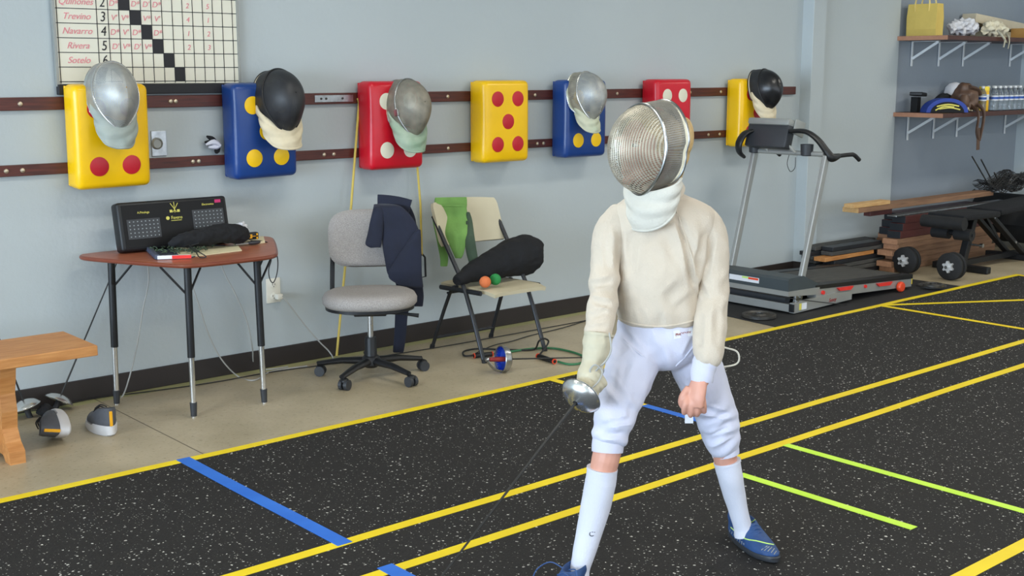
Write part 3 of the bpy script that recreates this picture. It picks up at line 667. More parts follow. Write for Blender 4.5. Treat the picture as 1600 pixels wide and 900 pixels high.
for k in range(150):
    u, v = rnd.random(), rnd.random(); p = (A[3].lerp(A[2], u)).lerp(A[0].lerp(A[1], u), v * 0.8)
    q = p + Vector((rnd.uniform(-.02, .02), rnd.uniform(-.02, .02), 0)); z = 0.009 + rnd.random() * 0.012
    mb.tube([p + Vector((0, 0, z)), (p + q) / 2 + Vector((rnd.uniform(-.01, .01), rnd.uniform(-.01, .01), z + 0.006)), q + Vector((0, 0, z))], 0.0025, 5, sm=2)
o = mb.out('small_parts', 'dark_green_cloth', t); o['kind'] = 'stuff'
t = thing('folding_knife', 'grey folded hand tool lying at the right of the desk', 'hand tool', fl(388, 380, TT + 0.012))
mb = MB(); mb.ell((0.03, 0, 0), (0.035, 0.014, 0.010)); mb.out('handle', 'dark_plastic', t)
mb = MB(); mb.bar((-0.07, 0.0, 0), (0.01, 0, 0), 0.012, 0.006, bevel=0.002); mb.out('shaft', 'steel', t, smooth=False)
t = single(MB().tube([fl(x, y, TT + z) for x, y, z in ((262, 374, 0.03), (290, 381, 0.034), (308, 392, 0.03), (322, 401, 0.012), (312, 402, 0.006), (306, 394, 0.02), (296, 386, 0.03), (310, 380, 0.05))], 0.0026, 6, sm=6), 'thin_cable', 'cable_black', 'thin black cable curling over the papers on the desk front', 'cable', fl(300, 390, TT))
pts = [wl(x, y, Y) for x, y, Y in ((392, 376, -0.34), (412, 377, -0.30), (425, 384, -0.28), (433, 400, -0.27), (434, 418, -0.26), (431, 434, -0.25), (426, 442, -0.25), (421, 434, -0.25), (420, 420, -0.25), (424, 405, -0.25), (421, 392, -0.25), (416, 384, -0.25))]
single(MB().tube(pts, 0.0028, 6, sm=5), 'thin_cable', 'cable_black', 'thin black cable looping down off the right end of the desk', 'cable', pts[0])
# crumpled clear plastic bag
blob([wl(368, 362, -0.24), wl(378, 352, -0.22), wl(388, 362, -0.22)], [0.01, 0.024, 0.012], 'bag_white', 'plastic_bag', 'small crumpled plastic bag behind the cloth roll on the desk', 'plastic bag', (2.8, -0.22, TT), amp=0.012, fr=50, relax=1, vox=0.004)
# cables from desk to floor
def cable(name, pts, m, label, r=0.0035, cat='cable'):
    single(MB().tube(pts, r, 6, sm=6), name, m, label, cat, pts[-1])
cable('power_cable', [wl(x, y, -0.10) for x, y in ((230, 405), (232, 440), (224, 480), (214, 540), (202, 590))] + [fl(192, 618, 0.006), fl(180, 626, 0.005)], 'cable_grey', 'pale cable hanging down behind the left leg of the desk')
cable('power_cable', [wl(x, y, -0.12) for x, y in ((298, 440), (310, 475), (325, 520), (345, 560))] + [fl(372, 588, 0.006), fl(398, 594, 0.005), fl(425, 580, 0.005), fl(480, 572, 0.005)], 'cable_grey', 'grey cable hanging from the middle of the desk and along the floor')
cable('power_cable', [wl(x, y, -0.10) for x, y in ((342, 405), (352, 430), (368, 460), (385, 500), (394, 540))] + [fl(398, 574, 0.006), fl(420, 577, 0.006), fl(450, 573, 0.005)], 'cable_grey', 'grey cable hanging inside the right leg of the desk')
cable('floor_cable', [fl(x, y, 0.005) for x, y in ((-60, 660), (60, 640), (150, 622), (230, 612), (330, 598), (420, 582), (500, 571), (600, 556), (700, 540), (800, 522), (920, 500))], 'cable_black', 'long thin black cable lying on the floor along the baseboard', 0.0028)
cable('floor_cable', [fl(x, y, 0.005) for x, y in ((735, 556), (770, 540), (800, 533), (830, 524), (880, 512), (925, 498))], 'cable_black', 'short dark cable on the floor behind the folding chair', 0.0028)

# ================================================================== WOODEN BENCH AND SHOES, LEFT EDGE
t = thing('wooden_bench', 'orange pine bench with carved trestle legs at the left edge', 'bench', (1.30, -0.62, 0))
mb = MB(); mb.box((0.12, 0, 0.415), (0.86, 0.36, 0.042), bevel=0.004); mb.out('top', 'pine', t, smooth=False)
prof = [(0.035, 0), (-0.035, 0)]
def trestle(x):
    P = [(-0.17, 0), (-0.17, 0.05), (-0.12, 0.08), (-0.085, 0.13), (-0.10, 0.2), (-0.085, 0.27), (-0.11, 0.33), (-0.13, 0.394), (0.13, 0.394), (0.11, 0.33), (0.085, 0.27), (0.10, 0.2), (0.085, 0.13), (0.12, 0.08), (0.17, 0.05), (0.17, 0), (0.10, 0), (0.07, 0.025), (-0.07, 0.025), (-0.10, 0)]
    mb = MB(); mb.prism([(a * 0.8, b_) for a, b_ in P], Matrix.Translation((x + 0.03, 0, 0)) @ Matrix(((0, 0, -1, 0), (1, 0, 0, 0), (0, 1, 0, 0), (0, 0, 0, 1))), 0.06); return mb.out('leg', 'pine', t, smooth=False)
trestle(0.222); trestle(-0.22)
mb = MB(); mb.box((-0.02, 0, 0.10), (0.44, 0.045, 0.07), bevel=0.003); mb.out('stretcher', 'pine', t, smooth=False)

def make_sneaker(parent, up, sole, L=0.25, lining='shoe_grey', tabm=None, lacem='ink_black', w=1.0, collar=0.085, stripe=None):
    """sneaker along +X (toe), heel at x=0"""
    def foot(s, k=1.0):
        # outline param s in [0,1): heel -> outer -> toe -> inner
        a = 2 * PI * s; x = L * (0.5 - 0.5 * math.cos(a)); half = L * (0.118 + 0.05 * math.sin(PI * min(1, x / L) ** 1.3)) * min(1, math.sin(PI * min(0.999, max(0.001, x / L))) ** 0.42 * 1.08)
        return x, half * math.copysign(1, math.sin(a)) * w * k * (1 if abs(math.sin(a)) > 1e-6 else 0)
    n = 40
    mb = MB(); rs = []
    for z, k in ((0, 0.95), (0.006, 1.02), (0.020, 1.05), (0.028, 1.0)):
        rs.append([Vector((L / 2 + (foot(i / n)[0] - L / 2) * (1.02 if k > 1 else k), foot(i / n)[1] * k, z + 0.010 * max(0, (foot(i / n)[0] / L - 0.75)) * 3 + (0.008 if foot(i / n)[0] < L * 0.4 and z > 0.01 else 0))) for i in range(n)])
    mb.rings(rs); so = mb.out('sole', sole, parent)
    mb = MB(); rs = []
    for z, fr, kw, hx in ((0.024, 1.0, 0.98, 0.0), (0.042, 0.965, 0.97, -0.004), (0.056, 0.86, 0.86, -0.004), (0.068, 0.68, 0.78, 0.0), (0.080, 0.56, 0.70, 0.003), (collar + 0.005, 0.50, 0.62, 0.0)):
        r_ = []
        for i in range(n):
            x, y = foot(i / n); t_ = x / L; xx = hx + t_ * L * fr
            tilt = 0.012 * (t_ > 0.5) * 0 + 0.010 * math.cos(PI * t_ * 1.0) * (z > 0.06)
            a = 2 * PI * i / n
            if fr < 0.8:
                yy = L * 0.15 * kw * math.sin(a) * w * 1.15
            else: yy = y * kw
            r_.append(Vector((xx, yy, z + tilt)))
        rs.append(r_)
    top = rs[-1]; c_ = sum(top, Vector()) / n
    rs.append([c_ + (p - c_) * 0.80 + Vector((0, 0, -0.004)) for p in top]); rs.append([c_ + (p - c_) * 0.74 + Vector((0, 0, -0.03)) for p in top])
    mb.rings(rs, cap=True); u_ = mb.out('upper', up, parent, subd=1)
    mb = MB(); mb.rings([[c_ + (p - c_) * 0.78 + Vector((0, 0, -0.006)) for p in top], [c_ + (p - c_) * 0.70 + Vector((0, 0, -0.032)) for p in top]]); mb.out('lining', lining, parent)
    for k in range(5):
        x = L * (0.50 + 0.055 * k); z = 0.088 - 0.0085 * k
        mb = MB(); mb.tube([(x, -0.026 + 0.001 * k, z - 0.010), (x + 0.004, 0, z), (x, 0.026 - 0.001 * k, z - 0.010)], 0.0026, 6, sm=4); mb.out('lace', lacem, parent)
    if tabm: mb = MB(); mb.box((-0.002, 0, 0.062), (0.006, 0.013, 0.052), bevel=0.002); mb.out('heel_tab', tabm, parent, smooth=False)
    return so
p = fl(175, 682)
t = thing('sneaker', 'upright grey and black sneaker with an orange heel tab under the desk', 'sneaker', p, (0, 0, math.radians(86)), group='pair of sneakers by the bench')
make_sneaker(t, 'shoe_grey', 'shoe_sole', 0.27, 'dark_plastic', 'orange_tab', w=1.2)
t.scale = (0.92, 1.0, 1.25)
p = fl(113, 694); p.z = 0.056
t2 = dup(t, p, (math.radians(-78), 0, math.radians(84)), 'grey and black sneaker tipped on its side beside the bench leg')

# epees leaning behind the bench
def guard(parent, M, r, m, inner=None, deep=0.035):
    prof = [(0.008, -0.0), (r * 0.35, 0.002), (r * 0.7, 0.010), (r * 0.92, 0.022), (r, deep)]
    mb = MB(); mb.lathe(prof + [(q[0] * 0.97, q[1] + 0.0022) for q in reversed(prof)], M, 36, cap=False); g = mb.out('guard', m, parent)
    mb = MB(); mb.lathe([(r - 0.002, deep - 0.002), (r + 0.002, deep), (r, deep + 0.003), (r - 0.004, deep + 0.001)], M, 36, cap=False); mb.out('guard_lip', m, g)
    if inner: mb = MB(); mb.lathe([(0.01, 0.006), (r * 0.35, 0.008), (r * 0.68, 0.016), (r * 0.89, 0.026), (r * 0.965, deep - 0.002)], M, 30, cap=False); mb.out('guard_lining', inner, g)
    return g
def weapon(label, G, dirv, blade_len, r=0.062, gm='chrome', inner=None, grip='dark_plastic', glen=0.15, deep=0.035, gripm=None, parentless=True, pistol=False, name='epee'):
    """G: centre of guard, dirv: toward the tip"""
    d = Vector(dirv).normalized(); q = Vector((0, 0, -1)).rotation_difference(d).to_matrix().to_4x4()
    t = thing(name, label, 'fencing sword', G); t.rotation_mode = 'QUATERNION'; t.rotation_quaternion = Vector((0, 0, -1)).rotation_difference(d)
    guard(t, Matrix(), r, gm, inner, deep)
    mb = MB(); mb.tube([(0, 0, 0.004), (0, 0, -0.02), (0, 0, -blade_len * 0.5), (0, 0, -blade_len)], [0.0042, 0.0042, 0.0032, 0.0022], 8); mb.out('blade', 'blade_steel', t)
    mb = MB(); mb.cyl((0, 0, -blade_len), (0, 0, -blade_len - 0.018), 0.004, 10); mb.out('point', 'steel', t)
    mb = MB(); mb.tube([(0, 0, 0.002), (0, 0, 0.05), (0, 0.004, glen * 0.7), (0, 0.0, glen)], [0.011, 0.013, 0.012, 0.010], 12, sm=3); mb.out('grip', grip, t)
    mb = MB(); mb.lathe([(0.009, glen), (0.012, glen + 0.006), (0.010, glen + 0.018), (0.003, glen + 0.022)], Matrix(), 14); mb.out('pommel', 'steel', t)
    return t
a = wl(96, 616, -0.09); b_ = wl(182, 412, -0.03)
weapon('epee with a silver guard standing on its grip with the blade leaning on the wall', a, b_ - a, 0.86, 0.066, inner='dark_plastic', deep=0.03)
a = wl(36, 625, -0.12)
weapon('silver guarded epee mostly hidden behind the bench leg', a, Vector((-0.25, 0.12, 1)), 0.84, 0.064, inner='dark_plastic', deep=0.03)
blob([fl(58, 644, 0.03), fl(70, 640, 0.032), fl(84, 640, 0.02)], [0.02, 0.035, 0.015], 'black_cloth', 'cloth_bundle', 'small dark cloth bundle on the floor below the silver sword guard', 'cloth', fl(80, 640), amp=0.012)

# ================================================================== OFFICE CHAIR
CH = Vector((3.345, -0.53, 0)); CR = math.radians(-34)
t = thing('office_chair', 'grey speckled fabric swivel chair on a black five-star base', 'office chair', CH, (0, 0, CR))
def rrect(w, h, r, n=6):
    P = []
    for cx, cy, a0 in ((w / 2 - r, h / 2 - r, 0), (-w / 2 + r, h / 2 - r, 90), (-w / 2 + r, -h / 2 + r, 180), (w / 2 - r, -h / 2 + r, 270)):
        for k in range(n + 1): a = math.radians(a0 + 90 * k / n); P.append((cx + r * math.cos(a), cy + r * math.sin(a)))
    return P
sq = lambda a, e: math.copysign(abs(math.cos(a)) ** e, math.cos(a))
def sup(a, rx, ry, e=0.8): return rx * math.copysign(abs(math.cos(a)) ** e, math.cos(a)), ry * math.copysign(abs(math.sin(a)) ** e, math.sin(a))
mb = MB(); rs = []
for z, k in ((0.372, 0.80), (0.376, 0.93), (0.392, 0.995), (0.412, 1.0), (0.430, 0.955), (0.441, 0.86), (0.446, 0.70), (0.444, 0.4), (0.442, 0.05)):
    rs.append([Vector((sup(2 * PI * i / 40, 0.235 * k, 0.215 * k)[0], sup(2 * PI * i / 40, 0.235 * k, 0.215 * k)[1], z)) for i in range(40)])
mb.rings(rs); mb.out('seat', 'chair_fabric', t, angle=80)
mb = MB(); mb.rings([[Vector((sup(2 * PI * i / 40, 0.225 * k, 0.205 * k)[0], sup(2 * PI * i / 40, 0.225 * k, 0.205 * k)[1], z)) for i in range(40)] for z, k in ((0.352, 0.8), (0.362, 0.98), (0.376, 0.98))]); mb.out('seat_shell', 'black_plastic', t)
mb = MB(); mb.box((0, 0.02, 0.343), (0.16, 0.2, 0.03), bevel=0.006); mb.out('seat_mechanism', 'black_plastic', t)
mb = MB(); mb.tube([(0.03, -0.02, 0.335), (0.16, -0.03, 0.330), (0.24, -0.04, 0.320)], [0.006, 0.006, 0.011], 8); mb.out('height_lever', 'black_plastic', t)
mb = MB(); mb.cyl((0, 0, 0.20), (0, 0, 0.34), 0.014, 16); mb.out('gas_piston', 'chrome', t)
mb = MB(); mb.lathe([(0.034, 0.07), (0.034, 0.09), (0.030, 0.10), (0.030, 0.20), (0.026, 0.21)], Matrix(), 24); mb.out('column', 'black_plastic', t)
mb = MB(); mb.lathe([(0.030, 0.055), (0.048, 0.07), (0.048, 0.10), (0.036, 0.115)], Matrix(), 24); mb.out('base_hub', 'black_plastic', t)
for k in range(5):
    a = math.radians(133 + 72 * k) - CR; dr = Vector((math.cos(a), math.sin(a), 0)); e = dr * 0.275
    mb = MB(); mb.tube([dr * 0.03 + Vector((0, 0, 0.088)), dr * 0.15 + Vector((0, 0, 0.085)), e + Vector((0, 0, 0.066))], [(0.026, 0.020), (0.022, 0.016), (0.016, 0.012)], 10); lg = mb.out('base_arm', 'black_plastic', t)
    w = Vector((-dr.y, dr.x, 0)); q = e + Vector((0.012, 0.008, 0))
    mb = MB()
    for s in (-1, 1): mb.cyl(q + w * (s * 0.006) + Vector((0, 0, 0.026)), q + w * (s * 0.024) + Vector((0, 0, 0.026)), 0.026, 18)
    mb.cyl(q + w * -0.008 + Vector((0, 0, 0.026)), q + w * 0.008 + Vector((0, 0, 0.026)), 0.012, 12)
    mb.out('caster', 'dark_plastic', lg)
    mb = MB(); mb.ell(q + Vector((0, 0, 0.044)), (0.022, 0.022, 0.016)); mb.cyl(q + Vector((0, 0, 0.04)), e + Vector((0, 0, 0.075)), 0.007, 10); mb.out('caster_hood', 'black_plastic', lg)
# backrest
BY = 0.235
def backf(u, v, s=1.0, off=0.0):
    a = 2 * PI * u; rx, rz = sup(a, 0.205, 0.148, 0.55); x, z = rx * v, rz * v
    curve = 0.035 * (x / 0.2) ** 2
    th = 0.032 * (1 - v ** 6) ** 0.5
    return Vector((x, BY + 0.03 + 0.18 * z * 0.6 - curve + (-th if s > 0 else th * 0.6) + off, 0.672 + z))
mb = MB(); mb.grid(lambda u, v: backf(u, 0.02 + 0.98 * v), 56, 12, closeu=True); mb.grid(lambda u, v: backf(u, 0.02 + 0.98 * v, -1), 56, 12, closeu=True)
bmesh.ops.remove_doubles(mb.bm, verts=mb.bm.verts, dist=0.0008); mb.out('backrest', 'chair_fabric', t, angle=80)
for s in (-1, 1):
    mb = MB(); mb.tube([(s * 0.10, 0.08, 0.345), (s * 0.175, 0.15, 0.35), (s * 0.19, 0.25, 0.38), (s * 0.19, BY + 0.035, 0.46), (s * 0.185, BY + 0.045, 0.60)], [(0.012, 0.008)] * 5, 8, sm=5); mb.out('back_bracket', 'black_plastic', t)
# navy shirt over the chair back
def sheet(mb, rows, dep, nx=14, ny=4, amp=0.006):
    """rows: (py, left px, right px[, depth]) -> cloth surface hanging at that distance"""
    R_ = []
    for i in range(len(rows) - 1):
        for k in range(ny):
            f_ = k / ny; R_.append([rows[i][q] * (1 - f_) + rows[i + 1][q] * f_ for q in range(len(rows[i]))])
    R_.append(list(rows[-1])); n = len(R_)
    def f(u, v):
        r_ = R_[round(v * (n - 1))]; x = r_[1] + (r_[2] - r_[1]) * u; d_ = r_[3] if len(r_) > 3 else dep
        p = pl(x, r_[0], d_ - 0.012 * math.sin(PI * u)); w_ = amp * (noise.noise(Vector((p.x * 26, p.y * 26, p.z * 5))) + 0.7 * noise.noise(Vector((p.x * 60, p.z * 9, 3))))
        return p - FH * (w_ + 0.004)
    mb.grid(f, nx + 1, n); return mb
mb = MB(); sheet(mb, [(319, 590, 604, 6.17), (322, 588, 628, 6.11), (334, 590, 641, 6.10), (346, 592, 650, 6.10), (358, 594, 656, 6.10), (390, 597, 657, 6.09), (412, 601, 658, 6.09), (428, 604, 659, 6.11), (440, 618, 661, 6.13), (462, 640, 663, 6.16), (480, 640, 661, 6.17)], 6.1, 16, 5)
base_ = pl(620, 420, 6.1)
shirt = thing('navy_shirt', 'dark navy shirt draped over the back of the office chair', 'shirt', base_)
mb.out('shirt_body', 'navy_cloth', shirt, thick=0.012, off=base_, relax=6, subd=1)
mb = MB(); sheet(mb, [(319, 584, 600, 6.15), (326, 583, 600, 6.10), (345, 578, 600, 6.09), (365, 574, 599, 6.085), (382, 569, 597, 6.08), (387, 580, 595, 6.08)], 6.08, 8, 4); mb.out('sleeve', 'navy_cloth', shirt, thick=0.014, off=base_, relax=4, subd=1)
mb = MB(); sheet(mb, [(357, 653, 657, 6.09), (375, 638, 659, 6.075), (400, 620, 660, 6.07), (425, 604, 661, 6.075), (436, 606, 662, 6.09), (450, 632, 663, 6.12)], 6.08, 8, 4, 0.004); mb.out('folded_front', 'navy_cloth', shirt, thick=0.010, off=base_, relax=4, subd=1)
mb = MB(); sheet(mb, [(316, 588, 640, 6.22), (340, 590, 652, 6.26), (400, 600, 658, 6.28), (455, 622, 660, 6.28), (485, 617, 638, 6.29), (520, 616, 636, 6.29), (553, 613, 631, 6.30)], 6.28, 8, 4, 0.004); mb.out('shirt_back', 'navy_cloth', shirt, thick=0.012, off=base_, relax=4, subd=1)
mb = MB(); mb.tube([pl(590 + 50 * k / 8, 318.5 + 8 * (k / 8) ** 2, 6.16) for k in range(9)], [(0.012, 0.05)] * 9, 10); mb.out('shirt_fold', 'navy_cloth', shirt, off=base_)

# ================================================================== FOLDING CHAIR
K = Vector((4.185, -0.44, 0))
t = thing('folding_chair', 'beige plastic folding chair with dark metal legs against the wall', 'folding chair', K)
for s in (-1, 1):
    x = s * 0.215
    mb = MB(); mb.tube([(x + s * 0.002, -0.225, 0.005), (x, -0.07, 0.36), (x - s * 0.0, 0.10, 0.60), (x + s * 0.004, 0.20, 0.74)], [(0.013, 0.010)] * 4, 12, sm=3); lg = mb.out('leg', 'charcoal_metal', t)
    mb = MB(); mb.cyl((x, -0.228, 0), (x, -0.224, 0.02), 0.015, 12); mb.out('foot_cap', 'black_rubber', lg)
    mb = MB(); mb.tube([(x - s * 0.002, 0.232, 0.005), (x - s * 0.02, 0.09, 0.33), (x - s * 0.02, 0.03, 0.372)], [(0.012, 0.009)] * 3, 12, sm=3); lg = mb.out('rear_leg', 'charcoal_metal', t)
    mb = MB(); mb.cyl((x - s * 0.002, 0.234, 0), (x - s * 0.002, 0.228, 0.02), 0.014, 12); mb.out('foot_cap', 'black_rubber', lg)
    mb = MB(); mb.tube([(x - s * 0.008, 0.16, 0.355), (x - s * 0.008, -0.19, 0.366)], [(0.009, 0.013)] * 2, 10); mb.out('seat_rail', 'charcoal_metal', t)
mb = MB(); mb.tube([(-0.205, 0.205, 0.065), (0.205, 0.205, 0.065)], 0.008, 10); mb.out('crossbar', 'charcoal_metal', t)
mb = MB(); mb.tube([(-0.205, 0.10, 0.33), (0.205, 0.10, 0.33)], 0.007, 10); mb.out('crossbar', 'charcoal_metal', t)
def seatf(u, v):
    x = 0.012 + (u - 0.5) * 0.385; y = 0.19 - v * 0.45; edge = max(abs(u - .5) * 2, 0) ** 6
    return Vector((x * (1 - 0.06 * v ** 6), y, 0.380 + 0.006 * v - 0.012 * math.sin(PI * u) * math.sin(PI * v) - 0.014 * max(0, v - 0.85) / 0.15 * 1.0 - 0.008 * edge))
mb = MB(); mb.grid(seatf, 24, 24); mb.out('seat', 'beige_plastic', t, thick=0.020, toff=-1, angle=60)
def bkf(u, v):
    x = (u - 0.5) * 0.455; z = 0.585 + v * 0.225; y = 0.135 + (z - 0.585) * 0.38 + 0.028 * math.sin(PI * u) + 0.05 * max(0, v - 0.8) ** 1.5
    w = 1 - 0.05 * max(0, v - 0.9) / 0.1 - 0.05 * max(0, 0.1 - v) / 0.1
    return Vector((x * w, y - 0.012, z + 0.012 * math.sin(PI * u) * v))
mb = MB(); mb.grid(bkf, 24, 16); mb.out('backrest', 'beige_plastic', t, thick=0.020, angle=60)

# green shirt
gb = wl(712, 370, -0.30)
shirt = thing('green_shirt', 'light green shirt hanging over the left half of the folding chair back', 'shirt', gb)
def dz(x, y, Y): return (wl(x, y, Y) - CAM).dot(FH)
g0 = dz(712, 330, -0.27); g1 = dz(712, 400, -0.33)
mb = MB(); sheet(mb, [(320, 682, 727, dz(705, 320, -0.26)), (323, 682, 730, g0), (340, 686, 732, g0), (365, 694, 731, g1), (385, 703, 728, g1), (398, 709, 724, g1), (404, 712, 720, g1)], g0, 14, 4, 0.010); mb.out('shirt_front', 'green_cloth', shirt, thick=0.010, off=gb, relax=4, subd=1)
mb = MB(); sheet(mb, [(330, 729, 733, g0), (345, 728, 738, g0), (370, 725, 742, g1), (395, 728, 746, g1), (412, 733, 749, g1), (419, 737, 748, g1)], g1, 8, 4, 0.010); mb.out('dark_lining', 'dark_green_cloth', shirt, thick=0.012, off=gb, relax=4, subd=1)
mb = MB(); sheet(mb, [(320, 674, 700, dz(690, 320, -0.20)), (345, 675, 697, dz(690, 345, -0.16)), (375, 682, 699, dz(690, 375, -0.17)), (405, 688, 701, dz(690, 405, -0.19)), (417, 688, 699, dz(690, 415, -0.20))], g1, 8, 4, 0.006); mb.out('shirt_back', 'green_cloth', shirt, thick=0.010, off=gb, relax=4, subd=1)
mb = MB(); mb.tube([wl(680 + 48 * k / 8, 321 - 1.2 * k / 8, -0.225) for k in range(9)], [(0.010, 0.045)] * 9, 10); mb.out('shirt_fold', 'green_cloth', shirt, off=gb)
mb = MB(); mb.tube([wl(x, y, -0.34) for x, y in ((730, 345), (727, 372), (731, 395), (738, 416), (740, 400), (737, 380), (735, 360))], 0.005, 6, sm=4); mb.out('hem_cord', 'dark_green_cloth', shirt, off=gb)
# black bag and balls on the seat
P = [wl(713, 432, -0.50), wl(738, 424, -0.46), wl(768, 412, -0.44), wl(800, 404, -0.43), (wl(822, 405, -0.42)), wl(834, 410, -0.42)]
P = [Vector((p.x, p.y, 0.392 + r * 0.97)) for p, r in zip(P, (0.03, 0.06, 0.082, 0.105, 0.113, 0.105))]
blob(P, [0.03, 0.06, 0.085, 0.108, 0.118, 0.10], 'black_cloth', 'cloth_bag', 'bulky black cloth bag lying on the seat of the folding chair', 'bag', (4.2, -0.43, 0.395), amp=0.008, fr=14, relax=4)
for px, py, Y, m, nm in ((758, 435, -0.60, 'orange_foam', 'orange'), (774, 434, -0.575, 'green_foam', 'green')):
    p = wl(px, py, Y); p.z = 0.419
    mb = MB(); mb.ell(p, (0.031, 0.031, 0.031), u=32, v=20); single(mb, 'ball', m, '%s rubber ball on the seat of the folding chair' % nm, 'ball', p - Vector((0, 0, 0.031)))
# sword and body cord under the chair
G = fl(797, 561, 0.062); tip = fl(985, 557, 0.0)
sw = weapon('sabre with a blue lined guard and red grip lying under the folding chair', G, tip - G, 0.72, 0.070, gm='steel', inner='guard_blue', grip='grip_red', deep=0.055, glen=0.12)
dn = sw.rotation_quaternion.inverted() @ (Vector((0, 0, -1)) * 0.75 + FH * -0.5).normalized(); dn.z = 0; dn.normalize()
mb = MB(); mb.tube([dn * 0.062 + Vector((0, 0, 0.05)), dn * 0.062 + Vector((0, 0, 0.075)), dn * 0.045 + Vector((0, 0, 0.105)), dn * 0.012 + Vector((0, 0, 0.128))], [(0.014, 0.003)] * 4, 10, sm=4); mb.out('knuckle_bow', 'steel', sw)
t = thing('body_cord', 'green and black electric body cord with black plugs on the floor under the folding chair', 'cord', fl(790, 552, 0))
b0 = t.location.copy()
g = [fl(x, y, 0.008) for x, y in ((772, 553), (800, 549), (830, 545), (862, 544), (890, 549), (910, 556), (914, 563), (905, 568), (888, 569), (872, 565))]
mb = MB(); mb.tube(g, 0.0062, 8, sm=6); mb.out('green_cord', 'cord_green', t, off=b0)
g = [fl(742, 555, 0.012), fl(726, 556, 0.008), fl(725, 549, 0.008), fl(745, 545, 0.008), fl(780, 546, 0.008), fl(820, 547, 0.008), fl(836, 545, 0.01)] + [wl(842, 533, -0.72), wl(850, 529, -0.72), wl(857, 533, -0.72), wl(853, 542, -0.72), fl(845, 552, 0.012), fl(840, 557, 0.012)]
mb = MB(); mb.tube(g, 0.005, 8, sm=6); mb.out('black_cord', 'cable_black', t, off=b0)
for a, b_ in (((740, 556), (770, 553)), ((840, 556), (867, 565))):
    A_, B_ = fl(*a, 0.015), fl(*b_, 0.015)
    mb = MB(); mb.tube([A_, A_.lerp(B_, 0.1), A_.lerp(B_, 0.9), B_], [0.010, 0.014, 0.013, 0.009], 10); pg = mb.out('plug', 'black_plastic', t, off=b0)
    for q in (0.03, 0.97): mb = MB(); mb.cyl(A_.lerp(B_, q - 0.02), A_.lerp(B_, q + 0.02), 0.0145, 12); mb.out('plug_ring', 'red_orange', pg, off=b0)
t = thing('resistance_band', 'yellow elastic band hanging from the red pad down to the floor behind the office chair', 'elastic band', (3.63, -0.05, 1.37))
b0 = t.location.copy(); mb = MB(); mb.tube([(3.635, -0.028, 1.375), wl(561, 160, -0.035), wl(548, 330, -0.07), wl(536, 450, -0.09), wl(526, 556, -0.11)], 0.0065, 8); mb.out('band', 'cord_yellow', t, off=b0)
t = thing('resistance_band', 'yellow elastic band with a black handle hanging below the right edge of the red pad', 'elastic band', (4.013, -0.04, 0.99))
b0 = t.location.copy(); mb = MB(); mb.tube([(4.013, -0.035, 1.01), wl(657, 320, -0.05), wl(659, 398, -0.05)], 0.0065, 8); mb.out('band', 'cord_yellow', t, off=b0)
mb = MB(); mb.tube([wl(659, 396, -0.05), wl(664, 402, -0.05), wl(665, 432, -0.05), wl(657, 434, -0.05), wl(656, 403, -0.05), wl(659, 396, -0.05)], 0.006, 8); mb.out('handle', 'black_plastic', t, off=b0)

# ================================================================== TREADMILL
T0 = Vector((6.24, -0.65, MT)); 
t = thing('treadmill', 'grey folding treadmill with silver uprights and a black deck by the pad wall', 'treadmill', T0)
def tb(name, m, fn, par=None, **k):
    mb = MB(); fn(mb); return mb.out(name, m, par or t, off=T0, **k)
yN, yF = -0.955, -0.345; yM = (yN + yF) / 2
tb('base_frame', 'silver_paint', lambda b: (b.box((6.262, yM, 0.042), (0.045, yF - yN, 0.05), bevel=0.003), b.prism([(6.25, 0.008), (6.88, 0.022), (6.88, 0.078), (6.70, 0.088), (6.25, 0.072)], Matrix(((1, 0, 0, 0), (0, 0, -1, yN + 0.02), (0, 1, 0, 0.004), (0, 0, 0, 1))), 0.035), b.prism([(6.25, 0.008), (6.88, 0.022), (6.88, 0.078), (6.70, 0.088), (6.25, 0.072)], Matrix(((1, 0, 0, 0), (0, 0, -1, yF + 0.015), (0, 1, 0, 0.004), (0, 0, 0, 1))), 0.035)), smooth=False)
tb('end_cap', 'black_plastic', lambda b: b.box((6.243, yN + 0.0, 0.045), (0.012, 0.036, 0.05), bevel=0.002), smooth=False)
tb('motor_cylinder', 'dark_plastic', lambda b: b.cyl((6.268, yF - 0.03, 0.092), (6.268, yN + 0.05, 0.092), 0.026, 24))
tb('lower_panel', 'paper_white', lambda b: b.box((6.285, yM - 0.03, 0.122), (0.01, 0.44, 0.028), bevel=0.002), smooth=False)
HD = Matrix(((1, 0, 0, 0), (0, 0, -1, yF), (0, 1, 0, 0), (0, 0, 0, 1)))
tb('motor_hood', 'grey_hood', lambda b: b.prism([(6.20, 0.155), (6.198, 0.225), (6.215, 0.238), (6.36, 0.238), (6.52, 0.172), (6.52, 0.145)], HD, yF - yN), smooth=False)
tb('front_trim', 'silver_paint', lambda b: b.prism([(6.198, 0.125), (6.198, 0.156), (6.53, 0.148), (6.53, 0.10)], Matrix(((1, 0, 0, 0), (0, 0, -1, yF + 0.004), (0, 1, 0, 0), (0, 0, 0, 1))), yF - yN + 0.008), smooth=False)
lb = tb('warning_label', 'paper_white', lambda b: b.box((6.196, yM + 0.04, 0.196), (0.002, 0.24, 0.034)), smooth=False)
tb('orange_stripe', 'red_orange', lambda b: b.box((6.1945, yM - 0.035, 0.204), (0.001, 0.08, 0.013)), lb, smooth=False)
tb('green_stripe', 'lime', lambda b: b.box((6.1945, yM + 0.03, 0.206), (0.001, 0.05, 0.011)), lb, smooth=False)
SD = lambda y: Matrix(((1, 0, 0, 0), (0, 0, -1, y), (0, 1, 0, 0), (0, 0, 0, 1)))
tb('side_rail', 'silver_paint', lambda b: b.prism([(6.50, 0.075), (6.50, 0.137), (7.63, 0.078), (7.63, 0.024)], SD(yN + 0.07), 0.07), smooth=False)
